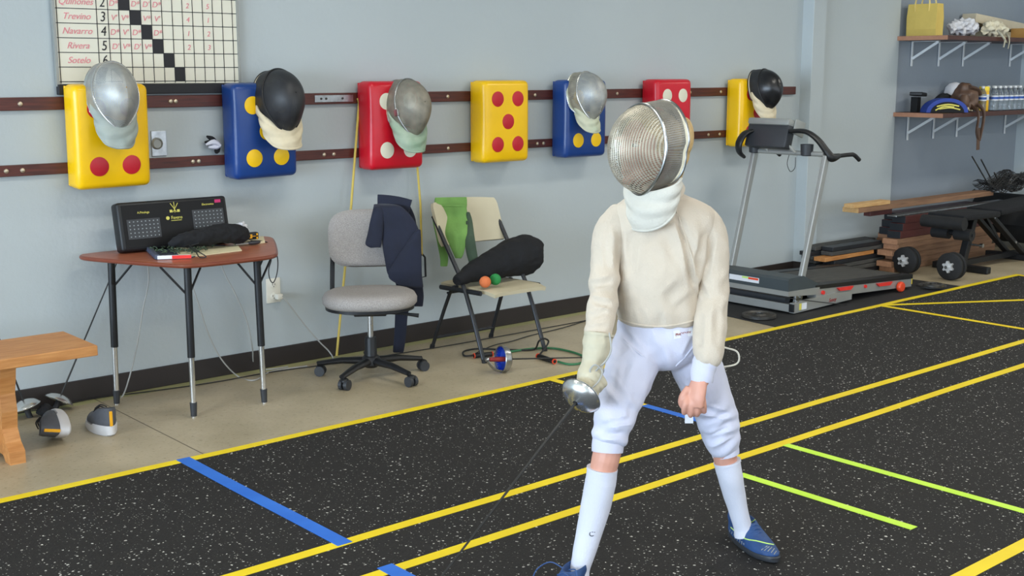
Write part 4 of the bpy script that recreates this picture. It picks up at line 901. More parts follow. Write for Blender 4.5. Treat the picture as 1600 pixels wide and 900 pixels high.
tb('side_rail', 'silver_paint', lambda b: b.prism([(6.50, 0.075), (6.50, 0.137), (7.63, 0.078), (7.63, 0.024)], SD(yF), 0.07), smooth=False)
tb('foot_strip', 'black_plastic', lambda b: b.prism([(6.49, 0.137), (6.49, 0.162), (7.64, 0.110), (7.64, 0.079)], SD(yN + 0.075), 0.078), smooth=False)
tb('foot_strip', 'black_plastic', lambda b: b.prism([(6.49, 0.137), (6.49, 0.162), (7.64, 0.110), (7.64, 0.079)], SD(yF + 0.003), 0.078), smooth=False)
tb('running_belt', 'dark_strip', lambda b: b.prism([(6.45, 0.10), (6.45, 0.160), (7.60, 0.108), (7.62, 0.095), (7.60, 0.06)], SD(yF - 0.075), yF - yN - 0.15), smooth=False)
tb('end_roller_cap', 'tape_yellow', lambda b: b.box((7.642, yN + 0.03, 0.060), (0.02, 0.05, 0.045), bevel=0.003), smooth=False)
for x0, x1 in ((6.72, 6.90), (7.18, 7.37)):
    zz = lambda x: 0.137 - (x - 6.5) * 0.0522 - 0.018
    tb('red_bumper', 'red_plastic', lambda b: b.prism([(x0, zz(x0) + 0.012), (x1, zz(x1) + 0.016), (x1 - 0.03, zz(x1) - 0.006), (x0 + 0.03, zz(x0) - 0.010)], SD(yN + 0.001), 0.016), smooth=False)
tb('red_knob', 'red_plastic', lambda b: b.cyl((7.05, yN + 0.005, 0.092), (7.05, yN - 0.012, 0.092), 0.011, 14))
tb('red_knob', 'red_plastic', lambda b: b.cyl((6.565, yN + 0.005, 0.108), (6.565, yN - 0.014, 0.108), 0.013, 14))
tb('transport_wheel', 'red_orange', lambda b: b.lathe([(0.010, -0.018), (0.030, -0.016), (0.036, -0.006), (0.036, 0.006), (0.030, 0.016), (0.010, 0.018)], Matrix.Translation((7.46, yN - 0.022, 0.044)) @ Matrix.Rotation(PI / 2, 4, 'X'), 24))
for y, s in ((yN + 0.005, 1), (yF - 0.005, -1)):
    a, b_ = Vector((6.325, y + 0.02 * s, 0.06)), Vector((6.575, y + 0.018 * s, 0.985))
    up = tb('upright', 'silver_paint', lambda b: b.bar(a, b_, 0.046, 0.030, up=(0, 1, 0), bevel=0.006), smooth=False)
    tb('pivot_bracket', 'steel', lambda b: (b.box((6.32, y + 0.0 * s, 0.085), (0.07, 0.008, 0.10), bevel=0.003), b.cyl((6.335, y - 0.012 * s, 0.105), (6.335, y + 0.01, 0.105), 0.010, 12), b.cyl((6.30, y - 0.012 * s, 0.08), (6.30, y + 0.01, 0.08), 0.008, 12)), up, smooth=False)
tb('yellow_sticker', 'label_yellow', lambda b: b.box((6.312, yN - 0.0165, 0.048), (0.022, 0.002, 0.042)), smooth=False)
tb('white_sticker', 'paper_white', lambda b: b.box((6.352, yN - 0.0165, 0.048), (0.052, 0.002, 0.042)), smooth=False)
text('Sunny', 0.034, Matrix.Translation((6.66 - T0.x, yN - 0.0162 - T0.y, 0.050 - T0.z)) @ Matrix.Rotation(PI / 2, 4, 'X'), 'maker_lettering', 'grip_red', t, shear=0.3)
tb('crossbar', 'silver_paint', lambda b: (b.tube([(6.55, yF - 0.02, 0.995), (6.56, yN + 0.03, 0.995)], (0.016), 12), b.tube([(6.54, -0.50, 0.995), (6.50, -0.47, 1.075)], 0.009, 8), b.tube([(6.54, -0.72, 0.995), (6.50, -0.655, 1.075)], 0.009, 8)))
con = tb('console', 'dark_plastic', lambda b: b.box((6.52, -0.525, 1.095), (0.075, 0.33, 0.155), (0, 0.28, 0), bevel=0.012))
tb('console_cap', 'frame_grey', lambda b: (b.box((6.565, -0.525, 1.178), (0.14, 0.33, 0.045), (0, 0.25, 0), bevel=0.012), b.box((6.60, -0.697, 1.15), (0.11, 0.012, 0.10), (0, 0.3, 0), bevel=0.005)), con)
for y in (-0.385, -0.80):
    tb('cup_holder', 'dark_plastic', lambda b: b.lathe([(0.030, -0.03), (0.038, -0.025), (0.042, 0.045), (0.038, 0.045), (0.03, -0.02)], Matrix.Translation((6.55, y, 1.01)), 24))
tb('handle', 'black_plastic', lambda b: b.tube([(6.50, -0.695, 1.135), (6.55, -0.78, 1.135), (6.57, -0.86, 1.09), (6.585, -0.93, 1.01), (6.60, -0.955, 0.975), (6.68, -0.955, 0.982)], [(0.034, 0.014), (0.042, 0.016), (0.042, 0.018), (0.036, 0.022), (0.030, 0.028), (0.016, 0.018)], 14, sm=6))
tb('grip', 'black_rubber', lambda b: b.tube([(6.66, -0.955, 0.982), (6.80, -0.955, 0.985), (6.85, -0.955, 0.980), (6.91, -0.955, 0.945)], 0.0135, 12, sm=4))
tb('handle', 'black_plastic', lambda b: b.tube([(6.52, -0.40, 1.13), (6.46, -0.37, 1.11), (6.42, -0.355, 1.05), (6.43, -0.35, 0.99), (6.48, -0.35, 0.955)], [(0.030, 0.014), (0.038, 0.018), (0.038, 0.018), (0.032, 0.016), (0.02, 0.012)], 14, sm=6))
tb('grip', 'black_rubber', lambda b: b.tube([(6.58, -0.36, 0.985), (6.72, -0.36, 0.985), (6.80, -0.36, 0.98), (6.86, -0.36, 0.95)], 0.0135, 12, sm=4))
tb('safety_cord', 'cable_black', lambda b: b.tube([wl(1233, 242, -0.74), wl(1230, 256, -0.74), wl(1235, 268, -0.74), wl(1242, 262, -0.74), wl(1243, 246, -0.74)], 0.0022, 6, sm=5))
tb('power_lead', 'cable_black', lambda b: b.tube([wl(1143, 450, -0.99), wl(1180, 456, -1.0), wl(1235, 466, -1.0), wl(1300, 474, -1.0), wl(1370, 480, -1.0)], 0.003, 6, sm=4))

def plate(p, r, h, m, label):
    t = thing('weight_plate', label, 'weight plate', p)
    mb = MB(); mb.lathe([(0.018, 0), (r * 0.9, 0), (r, h * 0.2), (r, h * 0.85), (r * 0.93, h), (r * 0.84, h), (r * 0.80, h * 0.6), (r * 0.42, h * 0.6), (r * 0.36, h), (0.018, h), (0.018, 0)], Matrix(), 40, cap=False); mb.out('disc', m, t)
    mb = MB(); mb.lathe([(0.0175, 0.001), (0.024, h + 0.002), (0.0175, h + 0.002)], Matrix(), 20, cap=False); mb.out('bore_ring', 'steel', t)
    return t
p = fl(1186, 496, MT); plate(p, 0.105, 0.026, 'iron', 'dark iron weight plate lying on the floor in front of the treadmill')
p = fl(1456, 449, 0.0); plate(p, 0.10, 0.02, 'iron', 'flat black weight plate on the floor at the rear end of the treadmill')
p = fl(1458, 448, 0.0225); plate(p, 0.07, 0.024, 'iron', 'smaller black weight plate stacked on the flat plate near the treadmill end')

# ================================================================== DUMBBELLS, WEIGHT BENCH
def star(mb, x, r1, r2, h, n=6):
    P = []
    for k in range(n * 4):
        a = 2 * PI * k / (n * 4); r = r1 if (k % 4) in (0, 1) else r2; P.append((r * math.cos(a), r * math.sin(a)))
    mb.prism(P, Matrix.Translation((x, 0, 0)) @ Matrix.Rotation(-PI / 2, 4, 'Y'), h)
def dumbbell(p, label):
    t = thing('dumbbell', label, 'dumbbell', p, group='plate loaded dumbbells in front of the wood pile')
    R_ = 0.102; X = Matrix.Translation((0, 0, R_)) @ Matrix.Rotation(PI / 2, 4, 'Y')
    mb = MB(); mb.lathe([(0.0125, -0.085), (0.0125, 0.085)], X, 16); mb.out('bar', 'chrome', t)
    for s in (-1, 1):
        for k, rr in enumerate((R_,)):
            z0 = s * 0.024; mb = MB(); mb.lathe([(0.014, -0.016), (rr * 0.9, -0.016), (rr, -0.010), (rr, 0.010), (rr * 0.9, 0.016), (rr * 0.6, 0.013), (0.014, 0.016)], X @ Matrix.Translation((0, 0, z0)), 36); mb.out('weight_disc', 'black_rubber', t)
        mb = MB(); star(mb, 0, 0.044, 0.030, 0.022)
        for v in mb.bm.verts: v.co += Vector((-0.040 if s < 0 else 0.062, 0, R_))
        mb.out('star_collar', 'white_metal', t, smooth=False)
    return t
dA = dumbbell((8.23, -0.55, 0), 'dumbbell with a silver star collar standing nearer the wall')
dup(dA, (8.22, -0.925, 0), None, 'dumbbell with a silver star collar nearer the yellow floor line', 'plate loaded dumbbells in front of the wood pile')
W0 = Vector((9.0, -0.76, 0)); t = thing('weight_bench', 'black padded weight bench with foam rollers in front of the wood pile', 'weight bench', W0)
def wb(name, m, fn, par=None, **k): mb = MB(); fn(mb); return mb.out(name, m, par or t, off=W0, **k)
wb('bench_pad', 'black_cloth', lambda b: b.box((8.66, -0.76, 0.435), (0.56, 0.30, 0.045), (0, 0.02, 0), bevel=0.014)); wb('bench_pad', 'black_cloth', lambda b: b.box((9.45, -0.76, 0.455), (1.0, 0.30, 0.045), (0, -0.03, 0), bevel=0.014))
wb('foam_roller', 'black_rubber', lambda b: b.cyl((8.36, -0.59, 0.40), (8.36, -0.93, 0.40), 0.047, 24))
for y0, y1 in ((-0.60, -0.735), (-0.785, -0.92)): wb('foam_roller', 'black_rubber', lambda b: b.cyl((8.50, y0, 0.305), (8.50, y1, 0.305), 0.045, 24))
wb('roller_bar', 'black_plastic', lambda b: b.cyl((8.50, -0.59, 0.305), (8.50, -0.93, 0.305), 0.012, 12))
wb('front_post', 'black_plastic', lambda b: b.bar((8.66, -0.76, 0.045), (8.80, -0.76, 0.415), 0.055, 0.055, bevel=0.005), smooth=False)
wb('roller_post', 'black_plastic', lambda b: (b.bar((8.50, -0.76, 0.30), (8.62, -0.76, 0.42), 0.04, 0.04, bevel=0.004), b.bar((8.36, -0.76, 0.40), (8.6, -0.76, 0.42), 0.03, 0.03)), smooth=False)
wb('front_foot', 'black_plastic', lambda b: b.box((8.66, -0.76, 0.028), (0.055, 0.46, 0.05), bevel=0.006), smooth=False)
wb('adjuster_knob', 'steel', lambda b: (b.cyl((8.74, -0.79, 0.20), (8.74, -0.86, 0.20), 0.008, 10), b.cyl((8.74, -0.86, 0.20), (8.74, -0.885, 0.20), 0.016, 14)))
for y in (-0.69, -0.83): wb('rear_leg', 'black_plastic', lambda b: b.bar((8.92, y, 0.42), (9.52, y, 0.05), 0.03, 0.05, up=(0, 1, 0), bevel=0.004), smooth=False)
wb('support_strut', 'black_plastic', lambda b: b.bar((9.05, -0.70, 0.42), (9.32, -0.70, 0.17), 0.03, 0.035, up=(0, 1, 0), bevel=0.004), smooth=False)
wb('rear_foot', 'black_plastic', lambda b: (b.box((9.52, -0.76, 0.028), (0.055, 0.50, 0.05), bevel=0.006), b.bar((8.66, -0.76, 0.06), (9.52, -0.76, 0.06), 0.04, 0.04)), smooth=False)
for x, y, z in ((8.95, -0.852, 0.40), (9.32, -0.852, 0.172), (9.50, -0.852, 0.06)): wb('bolt', 'chrome', lambda b: b.cyl((x, y + 0.01, z), (x, y - 0.006, z), 0.010, 10))

# ================================================================== STACKED WOOD
rnd = random.Random(11)
def board(name, m, label, x0, x1, y, z, w, h, grp, cat='plank', tilt=0.0, yaw=0.0, cut=None):
    c_ = Vector(((x0 + x1) / 2, y, z)); t = thing(name, label, cat, c_, (0, tilt, yaw), grp) if cut else None
    if cut:
        L_ = x1 - x0; mb = MB(); mb.box((0, 0, h / 2), (L_, w, h), bevel=0.003); mb.out('timber', m, t, smooth=False)
        mb = MB(); mb.box((-L_ / 2 - 0.0005, 0, h / 2), (0.003, w * 0.97, h * 0.94)); mb.out('cut_end', cut, t, smooth=False); return t
    mb = MB(); mb.box((0, 0, h / 2), (x1 - x0, w, h), bevel=0.003); o = mb.out(name, m, None, smooth=False); o.location = c_; o.rotation_euler = (0, tilt, yaw)
    return tag(o, label, cat, grp)
ordn = ('bottom', 'second lowest', 'third', 'fourth', 'fifth', 'top')
for k in range(6):
    xs = (8.20, 8.16, 8.28, 8.17, 8.24, 8.22)[k] + 0.0
    board('wood_plank', 'plank_wood', 'brown plank in the %s layer of the wood pile, front row' % ordn[k], xs, 9.75 + rnd.uniform(-.1, .1), -0.40, 0.042 * k, 0.13, 0.0415, 'brown planks stacked along the wall', cut='plank_cut', yaw=rnd.uniform(-.006, .006))
    board('wood_plank', 'plank_wood', 'brown plank in the %s layer of the wood pile, row against the wall' % ordn[k], 8.42 + rnd.uniform(.0, .06), 9.8, -0.20, 0.042 * k, 0.13, 0.0415, 'brown planks stacked along the wall', cut='plank_cut')
for k in range(3):
    for j in range(2):
        board('painted_beam', 'maroon_paint', 'dark red beam, %s of the %s stack above the brown planks' % (('lowest', 'middle', 'top')[k], ('front', 'rear')[j]), 8.26 + 0.03 * k + 0.14 * j, 9.70, -0.41 + 0.16 * j, 0.2535 + 0.0565 * k, 0.115, 0.056, 'dark red beams on the wood pile', 'beam', cut='charcoal_metal')
board('long_board', 'plank_wood', 'long brown board lying on top of the wood pile, sticking out to the left', 7.80, 9.80, -0.32, 0.478, 0.14, 0.038, None, cut='pine_pale')
o = board('end_board', 'pine_pale', 'pale yellow board end sticking out left of the wood pile', 7.74, 8.22, -0.345, 0.5175, 0.09, 0.030, None)
o = board('metal_strip', 'steel', 'grey metal strip lying under the long board of the wood pile', 8.2, 9.9, -0.42, 0.4235, 0.08, 0.014, None, 'metal strip')
o = board('metal_strip', 'maroon_paint', 'short dark red channel end left of the beams under the long board', 8.05, 8.35, -0.30, 0.430, 0.06, 0.046, None, 'metal strip')
names_ = ('bottom', 'second', 'third', 'fourth', 'fifth', 'sixth', 'seventh')
for k in range(7):
    for j in range(2):
        m = 'pine' if (k == 4 and j == 0) else ('dark_strip' if (k + j) % 3 else 'charcoal_metal')
        board('timber_strip', m, '%s strip in the %s layer of the dark pile behind the treadmill, %s row' % ('tan' if m == 'pine' else 'dark grey', names_[k], ('front', 'rear')[j]), 7.52 + rnd.uniform(-.06, .10), 8.36 + rnd.uniform(-.22, .03), -0.265 + 0.115 * j, 0.001 + 0.033 * k, 0.10, 0.030, 'dark strips piled behind the treadmill', 'strip', yaw=rnd.uniform(-.03, .03))
# rubber sheet roll, wire mesh and rods at the right end
t = thing('rubber_roll', 'dark grey rubber sheet roll at the right edge behind the weight bench', 'rubber sheet', (10.25, -0.34, 0))
mb = MB(); P = []
for k in range(70):
    a = k * 0.32; r = 0.05 + 0.0085 * k * 0.32; P.append((r * math.cos(a), r * math.sin(a)))
mb.rings([[Vector((p[0], yy, p[1] + 0.235)) for yy in (-0.30, 0.28)] for p in P], cap=False, closed=False); mb.out('rolled_sheet', 'black_rubber', t, thick=0.006)
t = thing('wire_mesh_bundle', 'crumpled dark wire mesh on the right end of the wood pile', 'wire mesh', (10.05, -0.3, 0.46))
wire('mesh_wire_dark', (52, 52, 52), (84, 82, 80), pitch=0.02, solid=0.3, metal=0.5, rough=0.6)
for k in range(3):
    def f(u, v, k=k): return Vector((-0.30 + 0.62 * u, -0.22 + 0.30 * v, 0.05 + 0.03 * k + 0.07 * u + 0.05 * math.sin(u * 9 + k) * math.sin(v * 5 + k * 2) + 0.03 * noise.noise(Vector((u * 6, v * 6, k)))))
    mb = MB(); mb.grid(f, 24, 14, uvf=lambda u, v: (u * 0.62, v * 0.30)); mb.out('mesh_layer', 'mesh_wire_dark', t, thick=0.002)
for k, (a, b_) in enumerate((((10.03, -0.25, 0.50), (9.75, -0.2, 0.80)), ((10.2, -0.2, 0.5), (10.0, -0.15, 0.76)), ((10.12, -0.3, 0.5), (9.92, -0.32, 0.66)))):
    mb = MB(); mb.tube([a, b_], 0.006, 8); single(mb, 'steel_rod', 'iron', ('longest thin steel rod poking up from the wire mesh at the right edge', 'thin steel rod behind the longest one at the right edge', 'short thin steel rod in front of the wire mesh')[k], 'rod', a)

# ================================================================== SHELVES AND THEIR CONTENTS
def shelf(z, label, brz):
    t = thing('storage_shelf', label, 'shelf', (9.8, -0.0, z), group=None); o_ = Vector((9.8, 0, z))
    mb = MB(); mb.box((9.83, -0.23, z - 0.018), (2.08, 0.455, 0.034), bevel=0.002); mb.out('shelf_board', 'shelf_brown', t, smooth=False, off=o_)
    mb = MB(); mb.box((8.787, -0.23, z - 0.018), (0.006, 0.45, 0.033)); mb.out('cut_end', 'shelf_cut', t, smooth=False, off=o_)
    for x in brz:
        mb = MB(); mb.box((x, -0.006, z - 0.135), (0.022, 0.006, 0.20)); mb.box((x, -0.125, z - 0.038), (0.022, 0.24, 0.005)); mb.bar((x, -0.235, z - 0.042), (x, -0.010, z - 0.175), 0.020, 0.006, up=(1, 0, 0))
        mb.out('bracket', 'white_paint', t, smooth=False, off=o_)
    return t
ZU, ZL = 1.79, 1.19
shelf(ZU, 'upper dark brown wall shelf on white brackets', (9.04, 9.455, 9.85, 10.67)); shelf(ZL, 'lower dark brown wall shelf on white brackets', (9.04, 9.44, 9.82, 10.66))
B0 = Vector((8.93, -0.17, ZU + 0.001)); t = thing('tote_bag', 'mustard yellow tote bag standing at the left end of the upper shelf', 'tote bag', B0)
mb = MB(); mb.rings([[Vector((-w_, -0.13 + s_, z)), Vector((w_, -0.13 + s_, z)), Vector((w_, -0.06, z)), Vector((w_, 0.06, z)), Vector((w_, 0.13 - s_, z)), Vector((-w_, 0.13 - s_, z)), Vector((-w_ - bb, 0.05, z)), Vector((-w_ - bb, -0.05, z))] for z, w_, s_, bb in ((0, 0.05, 0, 0.0), (0.05, 0.055, 0.002, 0.008), (0.14, 0.055, 0.0, 0.004), (0.245, 0.045, 0.004, 0.0), (0.248, 0.042, 0.006, 0.0), (0.2, 0.036, 0.01, 0.0))]); mb.out('bag_body', 'tote_yellow', t, smooth=False)
for x in (-0.048, 0.045):
    mb = MB(); mb.tube([(x, -0.06, 0.19), (x, -0.06, 0.27), (x, -0.03, 0.31), (x, 0.03, 0.31), (x, 0.06, 0.27), (x, 0.06, 0.19)], [(0.003, 0.012)] * 6, 8, sm=4); mb.out('handle', 'tote_strap', t)
def onshelf(px, py, Y, z): p = wl(px, py, Y); return Vector((p.x, p.y, z))
def lump(pts, R_, m, name, label, cat, z, **k):
    P = [Vector((x, y, z + h)) for x, y, h in pts]; c_ = sum(P, Vector()) / len(P)
    return blob(P, R_, m, name, label, cat, Vector((c_.x, c_.y, z)), **k)
lump([(9.20, -0.24, 0.05), (9.34, -0.22, 0.075), (9.48, -0.24, 0.08), (9.62, -0.22, 0.05)], [0.035, 0.072, 0.078, 0.04], 'bag_white', 'plastic_bag', 'white plastic bag bundle on the upper shelf beside the tote bag', 'plastic bag', ZU + 0.004, amp=0.03, fr=22, vox=0.008, relax=1)
lump([(9.72, -0.26, 0.06), (9.84, -0.24, 0.075), (9.98, -0.24, 0.07), (10.06, -0.26, 0.05)], [0.045, 0.072, 0.068, 0.04], 'cloth_cream', 'cream_cloth', 'cream cloth bundle on the upper shelf in front of the long foam box', 'cloth', ZU + 0.004, amp=0.03, fr=20, vox=0.008, relax=1)
for k, (a, b_, c_) in enumerate((((1562, 50), (1570, 60), (1568, 74)), ((1572, 52), (1577, 62), (1575, 76)), ((1558, 48), (1566, 56), (1572, 66)))):
    P = [wl(a[0], a[1], -0.40), wl(b_[0], b_[1], -0.485), wl(c_[0], c_[1], -0.485)]
    single(MB().tube(P, [(0.006, 0.012), (0.005, 0.012), (0.004, 0.016)], 8, sm=5), 'ribbon', 'cloth_cream', ('left cream ribbon dangling over the edge of the upper shelf', 'right cream ribbon dangling over the edge of the upper shelf', 'short cream ribbon lying over the edge of the upper shelf')[k], 'ribbon', P[0])
t = single(MB().box((10.18, -0.09, ZU + 0.133), (0.86, 0.13, 0.075), (0, 0.075, 0), bevel=0.006), 'foam_box', 'foam_beige', 'long beige flat box resting behind the cloths on the upper shelf', 'box', (10.2, -0.09, ZU), smooth=False)
mb = MB(); mb.box((10.2, -0.09, ZU + 0.031), (0.6, 0.12, 0.058)); single(mb, 'foam_box', 'cloth_cream', 'pale folded stack under the long beige box on the upper shelf', 'folded cloth', (10.2, -0.09, ZU), smooth=False)
t = thing('cardboard_box', 'small brown cardboard box with a white label on the upper shelf', 'box', (10.27, -0.33, ZU + 0.0005))
mb = MB(); mb.box((0, 0, 0.042), (0.22, 0.15, 0.082), bevel=0.002); mb.out('carton', 'cardboard', t, smooth=False)
mb = MB(); mb.box((-0.045, -0.0762, 0.05), (0.08, 0.001, 0.045)); mb.out('label', 'paper_white', t, smooth=False)
# lower shelf
B0 = Vector((9.06, -0.28, ZL)); t = thing('blue_bag', 'royal blue rounded bag with a yellow and black pattern on the lower shelf', 'bag', B0, (0, 0, math.radians(-38)))
mb = MB()
mb.rings([[Vector((0.17 * math.cos(a), y, 0.002 + 0.112 * math.sin(a) if math.sin(a) > 0 else 0.002)) * 1.0 for a in [PI * k / 24 for k in range(25)]] for y in (-0.13, -0.10, -0.03, 0.0)]); mb.out('bag_body', 'royal_blue', t)
mb = MB(); mb.prism([(0.135 * math.cos(PI * k / 20), 0.084 * math.sin(PI * k / 20)) for k in range(21)], Matrix.Translation((0, -0.131, 0.002)) @ Matrix.Rotation(PI / 2, 4, 'X'), 0.004); mb.out('front_panel', 'panel_black', t, smooth=False)
for P in (((-0.09, 0.05), (0.0, 0.066), (0.09, 0.052)), ((-0.07, 0.03), (0.02, 0.04), (0.1, 0.025)), ((-0.1, 0.02), (-0.03, 0.05), (0.05, 0.045))):
    mb = MB(); mb.tube([(x, -0.137, z) for x, z in P], [(0.002, 0.006)] * 3, 6, sm=4); mb.out('stripe', 'label_yellow', t)
lump([(9.20, -0.16, 0.06), (9.30, -0.16, 0.08), (9.46, -0.16, 0.07)], [0.04, 0.075, 0.05], 'black_cloth', 'black_bag', 'black crumpled bag on the lower shelf behind the blue bag', 'bag', ZL, amp=0.02, fr=18, vox=0.008)
single(MB().box((8.98, -0.12, ZL + 0.142), (0.17, 0.10, 0.03), (0, 0.06, 0.3), bevel=0.006).box((8.98, -0.10, ZL + 0.06), (0.05, 0.06, 0.12)), 'black_case', 'black_plastic', 'flat black case propped behind the blue bag on the lower shelf', 'case', (8.98, -0.12, ZL), smooth=False)
mb = MB(); mb.lathe([(0.078, 0.0), (0.092, 0.05), (0.09, 0.13), (0.078, 0.19), (0.05, 0.222), (0.01, 0.235)], Matrix.Translation((9.56, -0.11, ZL)), 28); single(mb, 'white_dome', 'bag_white', 'whitish translucent dome lid standing behind the brown backpack on the lower shelf', 'lid', (9.56, -0.11, ZL))
lump([(9.16, -0.40, 0.014), (9.24, -0.40, 0.02), (9.32, -0.41, 0.012)], [0.012, 0.018, 0.010], 'paper', 'crumpled_wrapper', 'small crumpled wrapper at the front of the lower shelf', 'wrapper', ZL, amp=0.02, fr=40, vox=0.004)
BP = Vector((9.36, -0.31, ZL)); t = thing('brown_backpack', 'brown leather backpack on the lower shelf with straps hanging over the edge', 'backpack', BP)
mb = MB(); mb.tube([(0, 0, 0.012), (0, 0, 0.05), (0.0, 0, 0.12), (0.0, 0.0, 0.19), (0.01, 0, 0.225)], [(0.085, 0.075), (0.112, 0.095), (0.105, 0.09), (0.08, 0.07), (0.04, 0.035)], 22, sm=4); mb.out('bag_body', 'brown_leather', t, voxel=0.007, relax=2, disp=lambda c, n_: 0.018 * noise.noise(c * 18))
mb = MB(); mb.tube([(-0.09, -0.05, 0.02), (-0.10, -0.055, 0.08), (-0.085, -0.05, 0.13)], [(0.03, 0.03), (0.042, 0.04), (0.03, 0.028)], 14, sm=4); mb.out('side_pocket', 'brown_leather', t)
mb = MB(); mb.tube([(-0.05, -0.06, 0.20), (0.03, -0.085, 0.18), (0.07, -0.08, 0.14)], [(0.035, 0.016)] * 3, 12, sm=4); mb.out('flap', 'brown_leather', t)
Wp = lambda x, y, Y: wl(x, y, Y) - BP
for P in (((1512, 160, -0.36), (1520, 168, -0.42), (1527, 172, -0.475), (1529, 184, -0.49), (1526, 205, -0.49), (1528, 218, -0.49)), ((1516, 158, -0.34), (1527, 163, -0.42), (1536, 172, -0.475), (1537, 186, -0.49), (1534, 203, -0.49), (1530, 220, -0.49))):
    mb = MB(); mb.tube([Wp(*q) for q in P], [(0.006, 0.016)] * 6, 8, sm=4); mb.out('strap', 'brown_leather', t)
mb = MB(); mb.tube([Wp(1529, 200, -0.49), Wp(1528, 234, -0.49)], [(0.009, 0.024)] * 2, 10); mb.out('strap_end', 'brown_leather', t)
t = thing('wipes_canister', 'yellow plastic canister of wipes on the lower shelf beside the backpack', 'canister', (9.62, -0.34, ZL))
mb = MB(); mb.lathe([(0.038, 0), (0.040, 0.004), (0.040, 0.168), (0.038, 0.172)], Matrix(), 28); mb.out('can_body', 'yellow_can', t)
mb = MB(); mb.lathe([(0.041, 0.168), (0.041, 0.192), (0.036, 0.2), (0.01, 0.202)], Matrix(), 28); mb.out('cap', 'can_cap', t)
mb = MB(); mb.lathe([(0.0405, 0.09), (0.0405, 0.135)], Matrix(), 28, cap=False); mb.out('label', 'paper_white', t)
def bottle(p, label):
    t = thing('water_bottle', label, 'water bottle', p, group='water bottles on the lower shelf')
    mb = MB(); mb.lathe([(0.020, 0.0), (0.031, 0.004), (0.032, 0.03), (0.030, 0.05), (0.032, 0.07), (0.032, 0.125), (0.028, 0.150), (0.014, 0.178), (0.0125, 0.190)], Matrix(), 20); mb.out('bottle_body', 'bottle_plastic', t)
    mb = MB(); mb.lathe([(0.0325, 0.085), (0.0325, 0.125)], Matrix(), 20, cap=False); mb.out('label_band', 'paper_white', t)
    mb = MB(); mb.lathe([(0.0328, 0.095), (0.0328, 0.114)], Matrix(), 20, cap=False); mb.out('blue_logo', 'blue_label', t)
    mb = MB(); mb.lathe([(0.0145, 0.186), (0.0145, 0.202), (0.012, 0.204)], Matrix(), 16); mb.out('cap', 'white_paint', t); return t
bt = bottle((9.56, -0.36, ZL), 'clear water bottle between the brown backpack and the yellow canister')
ords = ('first', 'second', 'third', 'fourth', 'fifth', 'sixth', 'seventh', 'eighth')
for k in range(8): dup(bt, (9.76 + 0.086 * k, -0.36, ZL), (0, 0, 0.5 * k), '%s clear water bottle right of the canister, front row' % ords[k], 'water bottles on the lower shelf')
for k in range(7): dup(bt, (9.80 + 0.086 * k, -0.28, ZL), (0, 0, 0.7 * k), '%s clear water bottle right of the canister, rear row' % ords[k], 'water bottles on the lower shelf')

# ================================================================== THE FENCER
S = 1.0
PB = Vector((2.70, -3.10, MT)); person = thing('person', 'fencer in a silver mesh mask, cream jacket and white breeches holding an epee low', 'person', PB)
R3 = _r; T3 = -FH                                                  # lateral (to the photo's right), toward the viewer
def J(px, py, d): return pl(px, py, d)
def part(mb, name, m, par=None, **k): return mb.out(name, m, par if par is not None else person, off=PB, **k)
def mpp(d, py=450):                                               # metres per pixel at that distance
    return d / F / math.cos(PITCH) * 1.0
def oring(px_l, px_r, py, d, hd, n=32, e=0.9, tilt=0.0):
    a = pl(px_l, py, d); b_ = pl(px_r, py, d); c_ = (a + b_) / 2; rx = (b_ - a).length / 2; out_ = []
    for k in range(n):
        x, y = sup(2 * PI * k / n, rx, hd, e); out_.append(c_ + R3 * x + T3 * y + Vector((0, 0, tilt * y)))
    return out_
def smooth_rings(rs, k=4):
    n = len(rs); out_ = []
    for i in range(n - 1):
        for j in range(k):
            t_ = j / k; r_ = []
            for q in range(len(rs[0])):
                a, b_, c_, d_ = rs[max(i - 1, 0)][q], rs[i][q], rs[i + 1][q], rs[min(i + 2, n - 1)][q]
                r_.append(0.5 * ((2 * b_) + (c_ - a) * t_ + (2 * a - 5 * b_ + 4 * c_ - d_) * t_ * t_ + (3 * b_ - a - 3 * c_ + d_) * t_ ** 3))
            out_.append(r_)
    out_.append(rs[-1]); return out_

# ---- body: one continuous skin surface (head, torso, arms, hands, legs)
HD_ = J(1012, 232, 3.56)                                           # head centre
fy = math.radians(52)                                              # head turned to the photo's left
FD = (T3 * math.cos(fy) - R3 * math.sin(fy)).normalized(); SDr = Vector((0, 0, 1)).cross(FD).normalized() * -1  # face direction, head's side axis
HM = Matrix((SDr, -FD, Vector((0, 0, 1)))).transposed()            # local x side, -y face, z up
def hp(x, y, z): return HD_ + HM @ Vector((x, y, z))
mb = MB()
mb.ell(HD_, (0.074, 0.092, 0.098), HM, 28, 20); mb.ell(hp(0, -0.03, -0.055), (0.052, 0.058, 0.052), HM); mb.ell(hp(0, -0.012, 0.012), (0.070, 0.078, 0.07), HM)
mb.tube([hp(0, -0.080, 0.02), hp(0, -0.098, -0.012), hp(0, -0.088, -0.026)], [0.007, 0.013, 0.009], 8)
mb.ell(hp(0, -0.080, -0.050), (0.022, 0.012, 0.006), HM); mb.ell(hp(0, -0.078, -0.058), (0.020, 0.012, 0.006), HM); mb.ell(hp(0, -0.078, -0.09), (0.02, 0.014, 0.014), HM)
for s in (-1, 1): mb.ell(hp(0.078 * s, 0.008, -0.008), (0.010, 0.018, 0.028), HM); mb.ell(hp(0.030 * s, -0.078, 0.030), (0.024, 0.012, 0.008), HM)
mb.tube([hp(0, 0.01, -0.07), J(1015, 320, 3.60), J(1020, 345, 3.60)], [0.045, 0.043, 0.05], 16)
